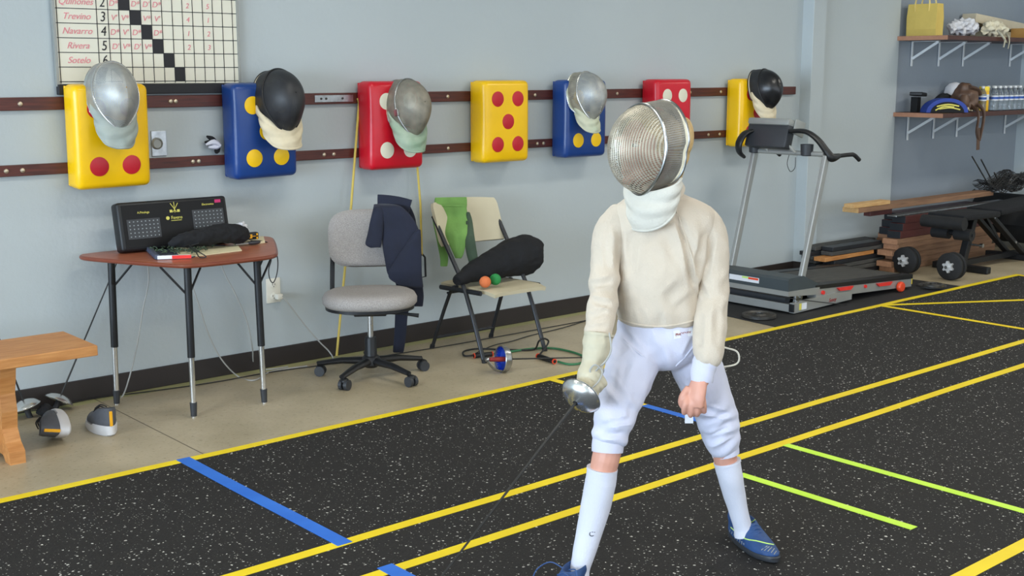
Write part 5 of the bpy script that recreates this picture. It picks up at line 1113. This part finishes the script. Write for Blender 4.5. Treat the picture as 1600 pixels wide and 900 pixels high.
mb.rings(smooth_rings([oring(985, 1055, 330, 3.60, 0.05), oring(965, 1098, 350, 3.60, 0.07), oring(972, 1088, 400, 3.59, 0.075), oring(975, 1080, 450, 3.58, 0.07), oring(985, 1080, 520, 3.58, 0.06), oring(1000, 1070, 550, 3.58, 0.045)]))
mb.tube([J(970, 345, 3.60), J(950, 400, 3.55), J(944, 455, 3.50), J(937, 510, 3.44), J(929, 562, 3.38)], [0.030, 0.028, 0.027, 0.025, 0.022], 14, sm=3)
mb.tube([J(1095, 350, 3.60), J(1112, 405, 3.58), J(1118, 460, 3.55), J(1108, 520, 3.49), J(1098, 575, 3.445), J(1095, 600, 3.43)], [0.030, 0.029, 0.028, 0.026, 0.022, 0.023], 14, sm=3)
mb.tube([J(1000, 540, 3.58), J(977, 610, 3.50), J(957, 675, 3.44), J(946, 718, 3.42), J(932, 780, 3.42), J(915, 850, 3.40), J(906, 893, 3.385)], [0.050, 0.048, 0.040, 0.0415, 0.033, 0.024, 0.022], 16, sm=3)
mb.tube([J(1068, 540, 3.60), J(1100, 610, 3.61), J(1122, 672, 3.62), J(1133, 716, 3.65), J(1142, 755, 3.665), J(1155, 800, 3.69), J(1161, 826, 3.70)], [0.050, 0.048, 0.040, 0.037, 0.029, 0.022, 0.022], 16, sm=3)
# bare hand at the photo's right: back of the hand to the viewer, fingers hanging slightly curled
hd = 3.43
mb.tube([J(1095, 588, hd + .005), J(1090, 606, hd - .002), J(1086, 622, hd - .006), J(1085, 634, hd - .006)], [(0.024, 0.016), (0.032, 0.019), (0.036, 0.019), (0.033, 0.016)], 16, sm=3)
for (x0, x1, x2, y1, y2) in ((1073, 1069, 1069, 639, 645), (1082, 1080, 1079, 644, 649), (1090, 1090, 1089, 643, 648), (1098, 1100, 1100, 637, 643)):
    mb.tube([J(x0, 622, hd - .006), J((x0 + x1) / 2, 631, hd - .016), J(x1, y1, hd - .010), J(x2, y2, hd + .006), J(x2, y2 - 3, hd + .020)], [0.0095, 0.0095, 0.0088, 0.0082, 0.0065], 10, sm=4)
mb.tube([J(1077, 606, hd + .004), J(1067, 618, hd - .002), J(1064, 629, hd + .002), J(1067, 637, hd + .008)], [0.0125, 0.0105, 0.0092, 0.007], 10, sm=4)
# hand inside the glove
GD = J(899, 630, 3.285)                                            # centre of the guard
toc = (CAM - GD).normalized(); inpl = (-_r * 0.61 - _u * 0.79)
BD = (toc * 0.58 + inpl * 0.81).normalized()                       # direction of the blade
gp = lambda s_: GD - BD * s_
wr = J(929, 562, 3.38); palm = gp(0.085)
mb.tube([wr, wr.lerp(palm, 0.6), palm], [0.022, 0.024, 0.022], 12, sm=3)
part(mb, 'body', 'skin', voxel=0.0032, relax=3)
for s in (-1, 1):
    mb = MB(); mb.ell(hp(0.030 * s, -0.079, 0.014), (0.012, 0.009, 0.007), HM); e_ = part(mb, 'eye', 'white_paint')
    mb = MB(); mb.ell(hp(0.030 * s, -0.0865, 0.014), (0.005, 0.003, 0.005), HM); part(mb, 'iris', 'ink_black', e_)
mb = MB(); mb.ell(hp(0, 0.020, 0.022), (0.088, 0.092, 0.092), HM, 28, 20)
for v in list(mb.bm.verts):
    l_ = HM.transposed() @ (v.co - HD_)
    if l_.y < -0.045 and l_.z < 0.05: v.co += HM @ Vector((0, 0.06, 0))
for k in range(26):
    a = -1.25 + 2.5 * k / 25; x = 0.080 * math.sin(a); y = 0.030 + 0.078 * math.cos(a)
    mb.tube([hp(x * 0.9, y * 0.9, 0.05), hp(x, y, 0.0), hp(x * 0.98, y + 0.004, -0.05), hp(x * 0.9, y, -0.075 - 0.01 * (k % 3))], [0.012, 0.013, 0.010, 0.004], 7, sm=3)
mb.ell(J(1069, 214, 3.575), (0.028, 0.030, 0.058)); mb.ell(J(1062, 240, 3.585), (0.03, 0.03, 0.045))
part(mb, 'hair', 'hair_blond', voxel=0.004, relax=1)

# ---- jacket
def folds(axis_amp, creases=()):
    segs = [(pl(a[0], a[1], d_) , pl(b_[0], b_[1], d_), w_, h_) for a, b_, d_, w_, h_ in creases]
    def f(c_, n_):
        c_ = c_ + PB; s_ = 0.0
        for (p, r_, a_, fr, dirv) in axis_amp:
            d_ = (c_ - p).length
            if d_ < r_: s_ += a_ * (1 - d_ / r_) * math.sin(fr * (c_.dot(dirv)) + 4 * noise.noise(c_ * 9))
        for a, b_, w_, h_ in segs:
            ab = b_ - a; vd = (c_ - CAM).normalized(); t_ = max(0, min(1, (c_ - a).dot(ab) / ab.length_squared)); e_ = c_ - (a + ab * t_); d_ = (e_ - vd * e_.dot(vd)).length
            if d_ < w_ * 2 and n_.dot(vd) < 0: s_ += (-h_ * (1 - (d_ / w_) ** 2) if d_ < w_ else h_ * 0.45 * math.sin(PI * (d_ / w_ - 1))) * (1 - abs(2 * t_ - 1) ** 4)
        q_ = Vector((c_.x * 16 + c_.z * 5, c_.y * 16, c_.z * 7)); r_ = abs(noise.noise(q_))
        return s_ + 0.004 * noise.noise(c_ * 9) + 0.006 * (0.25 - min(0.5, r_)) + 0.0016 * noise.noise(c_ * 34)
    return f
mb = MB()
mb.rings(smooth_rings([oring(998, 1050, 296, 3.615, 0.060), oring(986, 1072, 306, 3.61, 0.072), oring(958, 1108, 322, 3.605, 0.084), oring(950, 1120, 342, 3.60, 0.092), oring(955, 1112, 375, 3.595, 0.102), oring(960, 1100, 420, 3.58, 0.104), oring(962, 1092, 460, 3.575, 0.098), oring(962, 1092, 484, 3.575, 0.098), oring(966, 1091, 499, 3.575, 0.094), oring(970, 1089, 504, 3.575, 0.088)]))
mbs = []; mbs.append(MB()); mbs[0].tube([J(976, 338, 3.605), J(955, 362, 3.58), J(947, 405, 3.55), J(944, 452, 3.50), J(940, 492, 3.45), J(935, 528, 3.41)], [0.050, 0.052, 0.047, 0.044, 0.043, 0.038], 20, sm=4)
mbs.append(MB()); mbs[1].tube([J(1088, 340, 3.605), J(1108, 366, 3.60), J(1113, 410, 3.58), J(1114, 458, 3.55), J(1110, 510, 3.50), J(1107, 552, 3.455), J(1102, 568, 3.45)], [0.052, 0.056, 0.051, 0.048, 0.048, 0.045, 0.034], 20, sm=4)
fa = [(J(944, 452, 3.5), 0.11, 0.006, 95, Vector((0.25, 0, 1))), (J(1112, 460, 3.5), 0.13, 0.005, 80, Vector((-0.3, 0, 1))), (J(1080, 380, 3.5), 0.12, 0.007, 90, Vector((0.9, -0.6, 0.35))), (J(968, 380, 3.5), 0.10, 0.006, 90, Vector((0.8, -0.5, -0.5))), (J(930, 520, 3.4), 0.08, 0.004, 120, Vector((0, 0, 1))), (J(1035, 500, 3.5), 0.12, 0.0035, 90, Vector((0.8, -0.6, 0.1)))]
cr_ = [((1058, 338), (1089, 465), 3.5, 0.008, 0.006), ((966, 352), (968, 420), 3.5, 0.013, 0.006), ((990, 372), (982, 430), 3.5, 0.016, 0.004), ((1072, 395), (1084, 450), 3.5, 0.012, 0.007), ((1060, 340), (1078, 392), 3.5, 0.012, 0.005), ((1040, 470), (1070, 440), 3.5, 0.018, 0.004),
       ((926, 446), (958, 438), 3.45, 0.010, 0.006), ((924, 470), (955, 476), 3.45, 0.010, 0.006), ((922, 496), (950, 486), 3.45, 0.010, 0.005), ((944, 380), (952, 425), 3.45, 0.011, 0.005), ((920, 515), (950, 509), 3.4, 0.008, 0.004),
       ((1098, 366), (1090, 424), 3.5, 0.011, 0.008), ((1112, 372), (1101, 440), 3.5, 0.011, 0.006), ((1092, 440), (1104, 468), 3.5, 0.010, 0.006), ((1094, 492), (1092, 545), 3.45, 0.012, 0.005), ((1122, 470), (1118, 540), 3.45, 0.012, 0.004), ((1100, 545), (1104, 562), 3.45, 0.007, 0.004),
       ((1000, 480), (1006, 503), 3.5, 0.010, 0.003), ((1030, 485), (1034, 508), 3.5, 0.010, 0.003)]
jk = part(mb, 'jacket', 'jacket_cloth', voxel=0.005, relax=5, disp=folds(fa, cr_))
for q_ in mbs: part(q_, 'sleeve', 'jacket_cloth', jk, voxel=0.005, relax=3, disp=folds(fa, cr_))
def surf_line(pts, r, name, m, par): mb = MB(); mb.tube(pts, r, 6, sm=5); return part(mb, name, m, par)
# nearest-surface helper so seams sit on the cloth
def snap(o, pts, lift=0.0, miss=False):
    out_ = []
    for p in pts:
        h_ = o.ray_cast((CAM - PB), ((p - CAM).normalized()))
        if h_[0] or len(pts) < 3 or miss: out_.append((h_[1] + PB - (p - CAM).normalized() * lift) if h_[0] else p)
    return out_
surf_line(snap(jk, [J(x, y, 3.5) for x, y in ((1057, 330), (1064, 350), (1074, 380), (1082, 405), (1086, 430), (1087, 455))], 0.0), 0.0028, 'shoulder_seam', 'jacket_cloth', jk)
surf_line(snap(jk, [J(x, y, 3.5) for x, y in ((968, 352), (964, 385), (963, 415))], 0.0), 0.0026, 'shoulder_seam', 'jacket_cloth', jk)
hem = [J(966 + 124 * k / 24, 497 + 13 * math.sin(PI * k / 24) ** 0.7, 3.5) for k in range(25)]
surf_line(snap(jk, hem), 0.0035, 'hem', 'jacket_cloth', jk)
mb = MB(); mb.tube([J(1103, 562, 3.45), J(1100, 572, 3.447), J(1097, 588, 3.442), J(1096, 596, 3.440)], [0.036, 0.036, 0.034, 0.032], 22, sm=3); part(mb, 'wrist_cuff', 'breeches_cloth', disp=lambda c_, n_: 0.0015 * math.sin(math.atan2(c_.y + PB.y - J(1098, 580, 3.445).y, c_.x + PB.x - J(1098, 580, 3.445).x) * 26))

# ---- breeches
mb = MB()
mb.rings(smooth_rings([oring(968, 1086, 488, 3.58, 0.080), oring(964, 1092, 508, 3.58, 0.092), oring(962, 1098, 530, 3.58, 0.097), oring(972, 1094, 552, 3.585, 0.092), oring(1000, 1078, 566, 3.59, 0.075), oring(1020, 1066, 574, 3.60, 0.05)]))
mb.tube([J(1000, 528, 3.575), J(985, 578, 3.53), J(969, 622, 3.475), J(960, 655, 3.445), J(952, 684, 3.43), J(950, 694, 3.425)], [0.074, 0.077, 0.067, 0.060, 0.052, 0.046], 24, sm=4)
mb.tube([J(1066, 528, 3.60), J(1090, 578, 3.61), J(1110, 625, 3.62), J(1122, 660, 3.63), J(1129, 690, 3.64), J(1133, 703, 3.645)], [0.074, 0.076, 0.068, 0.063, 0.056, 0.044], 24, sm=4)
fb = [(J(962, 668, 3.4), 0.12, 0.006, 110, Vector((0.35, 0, 1))), (J(1128, 675, 3.55), 0.12, 0.008, 100, Vector((-0.6, 0.3, 1))), (J(1035, 560, 3.5), 0.10, 0.004, 90, Vector((0.7, -0.6, 0.8))), (J(985, 560, 3.5), 0.12, 0.004, 70, Vector((0.9, -0.7, -0.6)))]
cb_ = [((965, 508), (1005, 556), 3.5, 0.010, 0.004), ((1090, 520), (1070, 558), 3.5, 0.010, 0.004), ((948, 590), (985, 640), 3.45, 0.014, 0.004), ((985, 560), (970, 600), 3.5, 0.014, 0.004), ((940, 665), (985, 655), 3.4, 0.009, 0.005), ((938, 682), (975, 676), 3.4, 0.008, 0.004),
       ((1100, 640), (1142, 650), 3.55, 0.010, 0.006), ((1102, 672), (1145, 655), 3.55, 0.010, 0.006), ((1108, 692), (1148, 676), 3.55, 0.009, 0.006), ((1076, 590), (1096, 640), 3.55, 0.012, 0.005), ((1000, 600), (985, 650), 3.45, 0.014, 0.003)]
br = part(mb, 'breeches', 'breeches_cloth', voxel=0.005, relax=4, disp=folds(fb, cb_))
surf_line(snap(br, [J(x, y, 3.5) for x, y in ((963, 512), (975, 530), (990, 545), (1005, 557), (1022, 570))]), 0.0026, 'front_seam', 'breeches_cloth', br)
surf_line(snap(br, [J(x, y, 3.5) for x, y in ((1090, 520), (1085, 538), (1072, 556), (1056, 572))]), 0.0026, 'front_seam', 'breeches_cloth', br)
def cuff(P, R_, name='knee_cuff'):
    mb = MB(); mb.tube(P, R_, 24, sm=3); return part(mb, name, 'breeches_cloth')
cuff([J(953, 680, 3.43), J(950, 693, 3.425), J(949, 706, 3.42)], [0.047, 0.0475, 0.046])
cuff([J(1129, 690, 3.648), J(1132, 700, 3.648), J(1134, 710, 3.648)], [0.046, 0.0455, 0.043])
lp = snap(br, [J(1052, 517, 3.5), J(1082, 512, 3.5), J(1083, 524, 3.5), J(1053, 530, 3.5)], 0.002, True)
mb = MB(); mb.rings([[lp[0], lp[1], lp[2], lp[3]], [p + T3 * 0.0015 for p in lp]]); lab = part(mb, 'maker_label', 'paper_white', br, smooth=False)
c_ = sum(lp, Vector()) / 4; ux = (lp[1] - lp[0]).normalized(); nn_ = T3; uy = nn_.cross(ux).normalized() * (1 if nn_.cross(ux).z > 0 else -1)
LM = Matrix.Translation(c_ - PB + T3 * 0.0028 - uy * 0.001) @ Matrix((ux, uy, ux.cross(uy))).transposed().to_4x4()
text('PHOENIX', 0.0125, LM, 'label_lettering', 'grip_red', lab, depth=0.0003)
# white tab under the hand
mb = MB(); mb.rings([[J(1070, 646, 3.50), J(1083, 646, 3.50), J(1083, 661, 3.505), J(1070, 661, 3.505)], [J(1070, 646, 3.50) + T3 * .003, J(1083, 646, 3.50) + T3 * .003, J(1083, 661, 3.505) + T3 * .003, J(1070, 661, 3.505) + T3 * .003]]); part(mb, 'white_tab', 'paper_white', smooth=False)
mb = MB(); mb.tube([J(x, y, d_) for x, y, d_ in ((1120, 540, 3.60), (1136, 544, 3.60), (1151, 549, 3.60), (1155, 560, 3.60), (1150, 569, 3.60), (1133, 573, 3.60), (1118, 574, 3.62))], 0.0028, 8, sm=4); part(mb, 'body_wire', 'outlet_plastic')

# ---- socks
def sock(P, R_, par=None):
    mb = MB(); mb.tube(P, R_, 26, sm=5); s_ = part(mb, 'sock', 'sock_cloth', disp=lambda c_, n_: 0.0012 * noise.noise(c_ * 26)); return s_
sk = sock([J(941, 733, 3.42), J(938, 755, 3.42), J(931, 790, 3.42), J(921, 830, 3.41), J(912, 865, 3.395), J(906, 888, 3.385), J(904, 900, 3.38)], [0.0445, 0.0455, 0.0445, 0.039, 0.0335, 0.030, 0.032])
mb = MB(); mb.tube([J(941, 731, 3.42), J(940.5, 735, 3.42)], 0.0460, 26); part(mb, 'sock_top', 'sock_cloth', sk)
mb = MB(); mb.tube([J(938.5, 752, 3.42), J(938, 755, 3.42)], 0.0462, 26); part(mb, 'sock_top', 'sock_cloth', sk)
sk2 = sock([J(1136, 721, 3.655), J(1141, 745, 3.66), J(1148, 775, 3.68), J(1155, 803, 3.69), J(1160, 822, 3.70), J(1163, 836, 3.70)], [0.0415, 0.0395, 0.0350, 0.0300, 0.0295, 0.032])
mb = MB(); mb.tube([J(1136, 720, 3.655), J(1136.6, 723, 3.655)], 0.0432, 26); part(mb, 'sock_top', 'sock_cloth', sk2)
def on(o, px, py, lift=0.002): return snap(o, [J(px, py, 3.4)], lift)[0]
def letters(txt, o, px, py, size, m, roll=0.0):
    p = on(o, px, py, 0.0015); tc_ = (CAM - p).normalized(); ux = _r.copy(); uy = tc_.cross(ux).normalized(); ux = uy.cross(tc_)
    M_ = Matrix.Translation(p - PB) @ Matrix((ux, uy, tc_)).transposed().to_4x4() @ Matrix.Rotation(roll, 4, 'Z'); text(txt, size, M_, 'sock_lettering', m, o, depth=0.0006)
letters('C', sk, 924, 835, 0.020, 'ink_black', 0.15); letters('.', sk, 929, 829, 0.02, 'ink_black'); letters('"', sk2, 1142, 786, 0.024, 'sock_red', -0.3)

# ---- shoes
def fshoe(ankle_px, dirv, heel, L=0.235, tw=0.0):
    e_ = bpy.data.objects.new('shoe', None); COL.objects.link(e_)
    e_.parent = person; e_.location = Vector(heel) - PB; e_.rotation_euler = (tw, 0, math.atan2(dirv[1], dirv[0])); return e_
def build_shoe(name, heel, dirv, L):
    a = math.atan2(dirv[1], dirv[0]); Rm = Matrix.Translation(Vector(heel) - PB) @ Matrix.Rotation(a, 4, 'Z')
    n = 44
    def outl(i, k=1.0):
        s_ = i / n; an = 2 * PI * s_; t_ = 0.5 - 0.5 * math.cos(an); half = L * (0.125 + 0.055 * t_ ** 1.5) * max(0.0, math.sin(PI * min(0.999, max(0.001, t_)))) ** 0.45
        return Vector((t_ * L, half * (1 if math.sin(an) > 0 else -1) * k, 0))
    def ring(z, fr, k, top=False, back=0.0):
        r_ = []
        for i in range(n):
            p = outl(i); t_ = p.x / L; q = Vector((back + t_ * L * fr, 0, z))
            if top: q.y = L * 0.155 * k * math.sin(2 * PI * i / n)
            else: q.y = p.y * k
            q.z += 0.010 * max(0, t_ - 0.75) * 3 if z < 0.04 else 0
            r_.append(Rm @ q)
        return r_
    mb = MB(); mb.rings([ring(0, 1, 0.93), ring(0.004, 1.0, 1.0), ring(0.014, 1.01, 1.02), ring(0.018, 1.0, 0.98)]); so = mb.out('shoe_sole', 'dark_plastic', person)
    mb = MB(); rs = [ring(0.012, 1.005, 1.0), ring(0.024, 1.0, 1.02), ring(0.040, 0.93, 0.98), ring(0.054, 0.80, 0.88), ring(0.066, 0.64, 0.86, True), ring(0.078, 0.54, 0.80, True, 0.002), ring(0.088, 0.50, 0.74, True, 0.003)]
    top = rs[-1]; cc = sum(top, Vector()) / n; rs.append([cc + (p - cc) * 0.86 + Vector((0, 0, -0.004)) for p in top]); rs.append([cc + (p - cc) * 0.8 + Vector((0, 0, -0.03)) for p in top])
    mb.rings(rs); u_ = mb.out(name, 'shoe_blue', person, subd=1)
    for k in range(5):
        x = L * (0.52 + 0.05 * k); z = 0.082 - 0.0075 * k
        mb = MB(); mb.tube([Rm @ Vector((x, -0.024, z - 0.010)), Rm @ Vector((x + 0.003, 0, z + 0.002)), Rm @ Vector((x, 0.024, z - 0.010))], 0.0024, 6, sm=4); mb.out('lace', 'shoe_blue', u_)
    return u_, Rm
uR, RmR = build_shoe('shoe', fl(1140, 834, 0.006), (fl(1210, 880) - fl(1140, 834)), 0.275)
def sline(pts, r, name, m, o):
    q_ = snap(o, [J(x, y, 3.6) for x, y in pts], 0.0012)
    if len(q_) > 1 and all((a - b_).length < 0.06 for a, b_ in zip(q_, q_[1:])): mb = MB(); mb.tube(q_, r, 6, sm=3); part(mb, name, m, o)
sline(((1142, 824), (1152, 833), (1165, 842), (1182, 845), (1198, 849), (1209, 851)), 0.0020, 'lime_line', 'lime', uR)
for a_, b_ in (((1180, 866), (1199, 853)), ((1186, 867), (1202, 854)), ((1193, 868), (1206, 855)), ((1200, 870), (1210, 857)), ((1206, 871), (1213, 861)), ((1212, 872), (1217, 866))): sline((a_, ((a_[0] + b_[0]) / 2, (a_[1] + b_[1]) / 2), b_), 0.0015, 'silver_stripe', 'frame_grey', uR)
for k in range(8): sline(((1141 + 3.0 * k, 828 + 2.9 * k), (1140 + 3.2 * k, 831 + 2.9 * k), (1138 + 3.4 * k, 833 + 2.9 * k)), 0.0014, 'silver_stripe', 'frame_grey', uR)
sline(((1172, 812), (1174, 816), (1180, 812)), 0.0018, 'swoosh_mark', 'lime', uR)
hL = J(905, 905, 3.385); hL.z = 0.006; hL = Vector((hL.x, hL.y, 0.0065)) + FH * 0.03 + R3 * 0.02
uL, RmL = build_shoe('shoe', hL, (T3 * 1.0 - R3 * 0.62), 0.245)
for P in (((0.118, -0.01, 0.092), (0.125, -0.05, 0.105), (0.135, -0.09, 0.075), (0.15, -0.10, 0.03)), ((0.118, 0.01, 0.092), (0.13, 0.04, 0.10), (0.15, 0.055, 0.06))):
    mb = MB(); mb.tube([RmL @ Vector(q) for q in P], 0.0020, 6, sm=5); mb.out('lace_loop', 'shoe_blue', uL)

# ---- glove (right hand of the fencer) closed round the grip
mb = MB()
mb.tube([J(935, 524, 3.41), J(932, 545, 3.395), J(929, 558, 3.385), J(925, 570, 3.375), palm.lerp(J(918, 585, 3.35), 0.5), palm], [0.0425, 0.0405, 0.036, 0.033, 0.036, 0.030], 22, sm=4)
sx_ = BD.cross(Vector((0, 0, 1))).normalized(); sy_ = BD.cross(sx_).normalized()
for k in range(4):                                                 # four fingers curled round the grip
    c0 = gp(0.040 + 0.021 * k)
    P = [c0 + sx_ * (0.030 * math.cos(a)) + sy_ * (0.028 * math.sin(a)) for a in [math.radians(q) for q in (150, 200, 250, 300, 350, 395)]]
    mb.tube([palm.lerp(c0, 0.6)] + P, [0.012, 0.0125, 0.0125, 0.012, 0.0115, 0.011, 0.009], 10, sm=3)
mb.tube([palm, gp(0.055) + sx_ * 0.025 + sy_ * -0.02, gp(0.030) + sx_ * 0.020 + sy_ * -0.010], [0.016, 0.014, 0.011], 10, sm=4)
gv = part(mb, 'glove', 'glove_leather', voxel=0.0035, relax=2, disp=lambda c_, n_: 0.0022 * noise.noise(c_ * 45) + 0.0012 * math.sin(c_.z * 170))
mb = MB(); mb.tube([J(936, 521, 3.412), J(935.5, 525, 3.41)], 0.0438, 24); part(mb, 'glove_hem', 'glove_leather', gv)
mb = MB(); mb.tube([J(x, y, d_) for x, y, d_ in ((952, 520, 3.37), (955, 545, 3.345), (948, 562, 3.33), (936, 574, 3.33), (926, 584, 3.325), (922, 578, 3.32), (930, 570, 3.32), (941, 580, 3.325), (936, 595, 3.30), (925, 606, 3.285))], 0.0026, 8, sm=6); part(mb, 'body_wire', 'cable_grey')

# ---- mask worn by the fencer
mk = bpy.data.objects.new('fencing_mask', None)
MC = J(1001, 230, 3.50)
HMm = Matrix((SDr, -FD, Vector((0, 0, 1)))).transposed().to_4x4()
tmp = bpy.data.objects.new('tmp', None); COL.objects.link(tmp)
mask_parts(tmp, 'wire_bright', 'steel', 'wire_worn', 'bib_white', bulge=0.118, band=0.088, ridge=True, jaw=True, bib_drop=0.118, liner='cloth_cream', bibw=0.94, sweep=-0.004, seed=2.0)
MM = Matrix.Translation(MC - PB) @ HMm @ Matrix.Rotation(-0.02, 4, 'X') @ Matrix.Diagonal((1.04, 1.0, 0.90, 1))
for ch in list(tmp.children):
    ch.parent = person; ch.data.transform(MM); ch.name = 'mask_' + ch.name.split('.')[0]
bpy.data.objects.remove(tmp)
nape = MB(); nape.tube([J(1040, 296, 3.60), J(1046, 306, 3.61)], [(0.05, 0.055)] * 2, 24); part(nape, 'jacket_collar', 'jacket_cloth', jk)

# ---- the epee in the fencer's hand
weapon('epee with a polished silver guard held low in the gloved hand of the fencer', GD, BD, 0.80, 0.060, gm='chrome', inner='cloth_cream', grip='dark_plastic', glen=0.13, deep=0.032)
